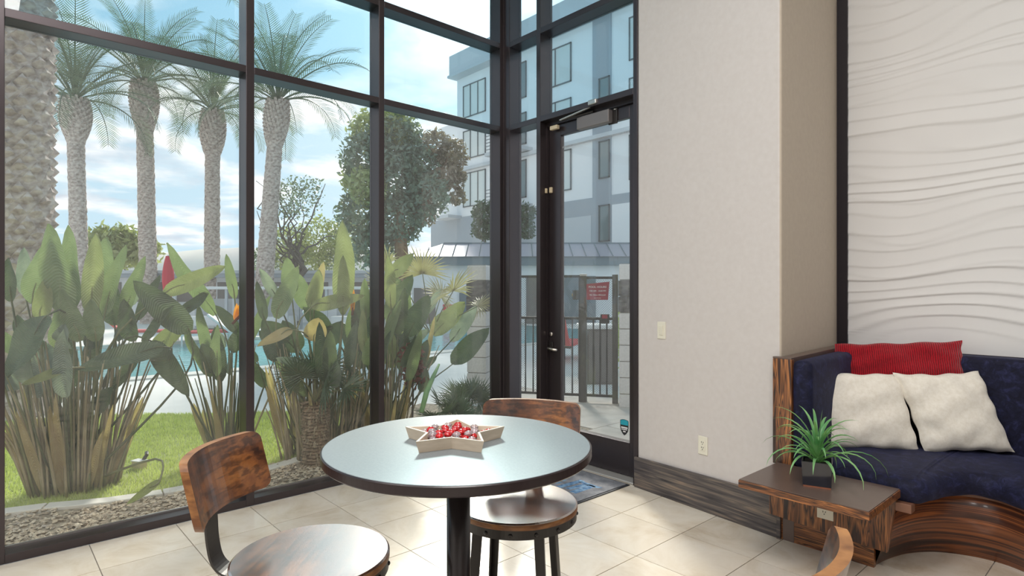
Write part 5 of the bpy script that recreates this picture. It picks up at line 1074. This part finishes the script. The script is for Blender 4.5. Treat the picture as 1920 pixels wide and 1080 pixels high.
daybed(-10.9, 21.5, 'white roofed cabana behind the closed umbrella'); daybed(-8.6, 21.0, 'white roofed cabana under the leaning palm'); daybed(-5.6, 21.5, 'white roofed cabana left of the pavilion')

# pavilion with a standing seam roof
pv = fthing('pool_pavilion', 'white pool pavilion with a lavender standing seam metal roof', 'pavilion', -0.5, 24.5)
MB().bb(-3.7, 6.0, 0.35, 3.0, 0.0, 2.44).build('wall', m_bwhite, pv)
MB().bb(-3.9, 6.2, 0.0, 3.2, 2.44, 2.80).build('fascia', m_fasc, pv)
MB().add([(-4.0, -0.1, 2.80), (6.4, -0.1, 2.80), (6.4, 3.3, 2.80), (-4.0, 3.3, 2.80), (-2.5, 1.6, 3.45), (6.4, 1.6, 3.45)], [(0, 1, 5, 4), (1, 2, 5), (2, 3, 4, 5), (3, 0, 4), (3, 2, 1, 0)]).build('roof', m_seam, pv)
for k in range(18):
    x = -3.6 + k * 0.55; q = 1.0 if x > -2.5 else (x + 4.0) / 1.5; y1 = -0.1 + 1.7 * q; z1 = 2.80 + 0.65 * q
    MB().tube([(x, -0.1, 2.82), (x, y1, z1 + 0.02)], 0.022, 4).build('roof_seam', m_fasc, pv)
MB().bb(-2.5, 6.4, 1.57, 1.63, 3.43, 3.50).build('ridge_cap', m_fasc, pv)
for x0, x1, mm, zt in ((-3.6, -2.7, m_can, 1.5), (-1.7, -0.7, m_fasc, 1.3), (1.1, 2.1, m_can, 2.0), (2.7, 4.0, m_fasc, 2.0)): MB().bb(x0, x1, 0.30, 0.36, 0.0, zt).build('dark_door', mm, pv)
MB().bb(-1.25, -0.85, 0.32, 0.36, 1.70, 2.05).build('notice_board', m_wplastic, pv)
MB().bb(-3.6, 0.5, 0.33, 0.36, 1.42, 1.46).build('rail_strip', m_fasc, pv)
tb_ = fthing('red_towel_stand', 'red canvas towel stand in front of the pavilion wall', 'towel stand', -2.5, 23.5)
MB().bb(-0.25, 0.25, 0.0, 0.05, 0.35, 0.85).build('red_panel', m_red, tb_, bevel=0.01)
for x in (-0.25, 0.25): MB().bb(x - .02, x + .02, 0, 0.04, 0, 0.9).build('leg', m_wplastic, tb_)
MB().bb(-0.28, 0.28, -0.2, 0.2, 0.05, 0.1).build('shelf', m_sign, tb_)

# ------------------------------------------------------------------ apartment building
ap = thing('apartment_building', 'five storey white and grey apartment building beyond the pavilion', 'building', (-20, 20, -0.05), world=True)
FY = 20.0
MB().bb(-30.6, -27.6, FY + 0.8, FY + 9, -0.05, 12.8).build('wing_wall', m_bwhite, ap)
MB().bb(-27.6, -6, FY, FY + 9, 6.1, 15.2).build('upper_wall', m_bwhite, ap)
MB().bb(-30.6, -6, FY - 0.05, FY + 9, -0.05, 6.1).build('base_wall', m_bgrey, ap)
MB().bb(-27.75, -6, FY - 0.7, FY + 9, 15.2, 15.35).build('roof_soffit', m_bmid, ap)
MB().bb(-27.6, -6, FY - 0.65, FY + 9, 15.35, 16.6).build('roof_fascia', m_bmid, ap)
MB().bb(-28.5, -6, FY - 0.25, FY, 9.05, 9.25).build('ledge', m_bmid, ap)
def win(x0, x1, z0, z1, parts=2, blind=True, y=FY):
    fr_ = MB(); b = 0.06
    for (a, b_, c_, d) in ((x0, x1, z0, z0 + b), (x0, x1, z1 - b, z1), (x0, x0 + b, z0, z1), (x1 - b, x1, z0, z1)): fr_.bb(a, b_, y - 0.07, y, c_, d)
    for k in range(1, parts):
        xm = x0 + (x1 - x0) * (0.35 if parts == 2 else k / parts); fr_.bb(xm - 0.03, xm + 0.03, y - 0.07, y, z0, z1)
    f_ = fr_.build('window', m_wframe, ap)
    g = MB().bb(x0 + b, x1 - b, y - 0.03, y - 0.004, z0 + b, z1 - b); g.v = [(p[0] - ap['_w'][0], p[1] - ap['_w'][1], p[2] - ap['_w'][2]) for p in g.v]; g.build('pane', m_blind if blind else m_bglass, f_)
for z0, z1 in ((12.5, 14.6), (9.8, 11.65), (6.7, 8.9)):
    for x0, x1, p_, bl in ((-26.9, -24.6, 3, True), (-22.2, -20.9, 2, False), (-19.2, -17.4, 2, True), (-13.6, -10.6, 2, True), (-9.2, -7.6, 2, False)): win(x0, x1, z0, z1, p_, bl)
for x0, x1, z0, z1 in ((-15.45, -14.75, 7.0, 8.9), (-15.45, -14.75, 3.8, 5.65), (-15.45, -14.75, 10.2, 12.1), (-15.45, -14.75, 1.0, 2.6)): win(x0, x1, z0, z1, 1, False, FY - 0.06)
MB().bb(-15.9, -14.7, FY - 0.06, FY + 0.1, -0.05, 15.2).build('grey_strip', m_bgrey, ap)
MB().bb(-14.6, -12.2, FY - 0.10, FY + 0.1, 0.3, 5.6).build('white_panel', m_bwhite, ap)
MB().bb(-19.4, -16.0, FY - 0.06, FY + 0.1, -0.05, 5.2).build('white_panel', m_bmid, ap)
MB().bb(-24.6, -23.2, FY - 0.06, FY, 0.0, 6.0).build('pale_recess', m_bmid, ap)
for (x0, x1, z) in ((-23.4, -20.4, 9.3), (-23.4, -20.4, 6.1), (-28.9, -27.1, 6.0)):
    bl = MB().bb(x0, x1, FY - 1.1, FY, z, z + 0.2).build('balcony', m_bmid, ap)
    for k in range(5):
        g = MB().bb(x0, x1, FY - 1.1, FY - 1.06, z + 0.35 + k * 0.2, z + 0.38 + k * 0.2); g.v = [(p[0] - ap['_w'][0], p[1] - ap['_w'][1], p[2] - ap['_w'][2]) for p in g.v]; g.build('railing_bar', m_wframe, bl)
win(-23.1, -22.3, 6.4, 8.6, 1, False, FY - 0.01)
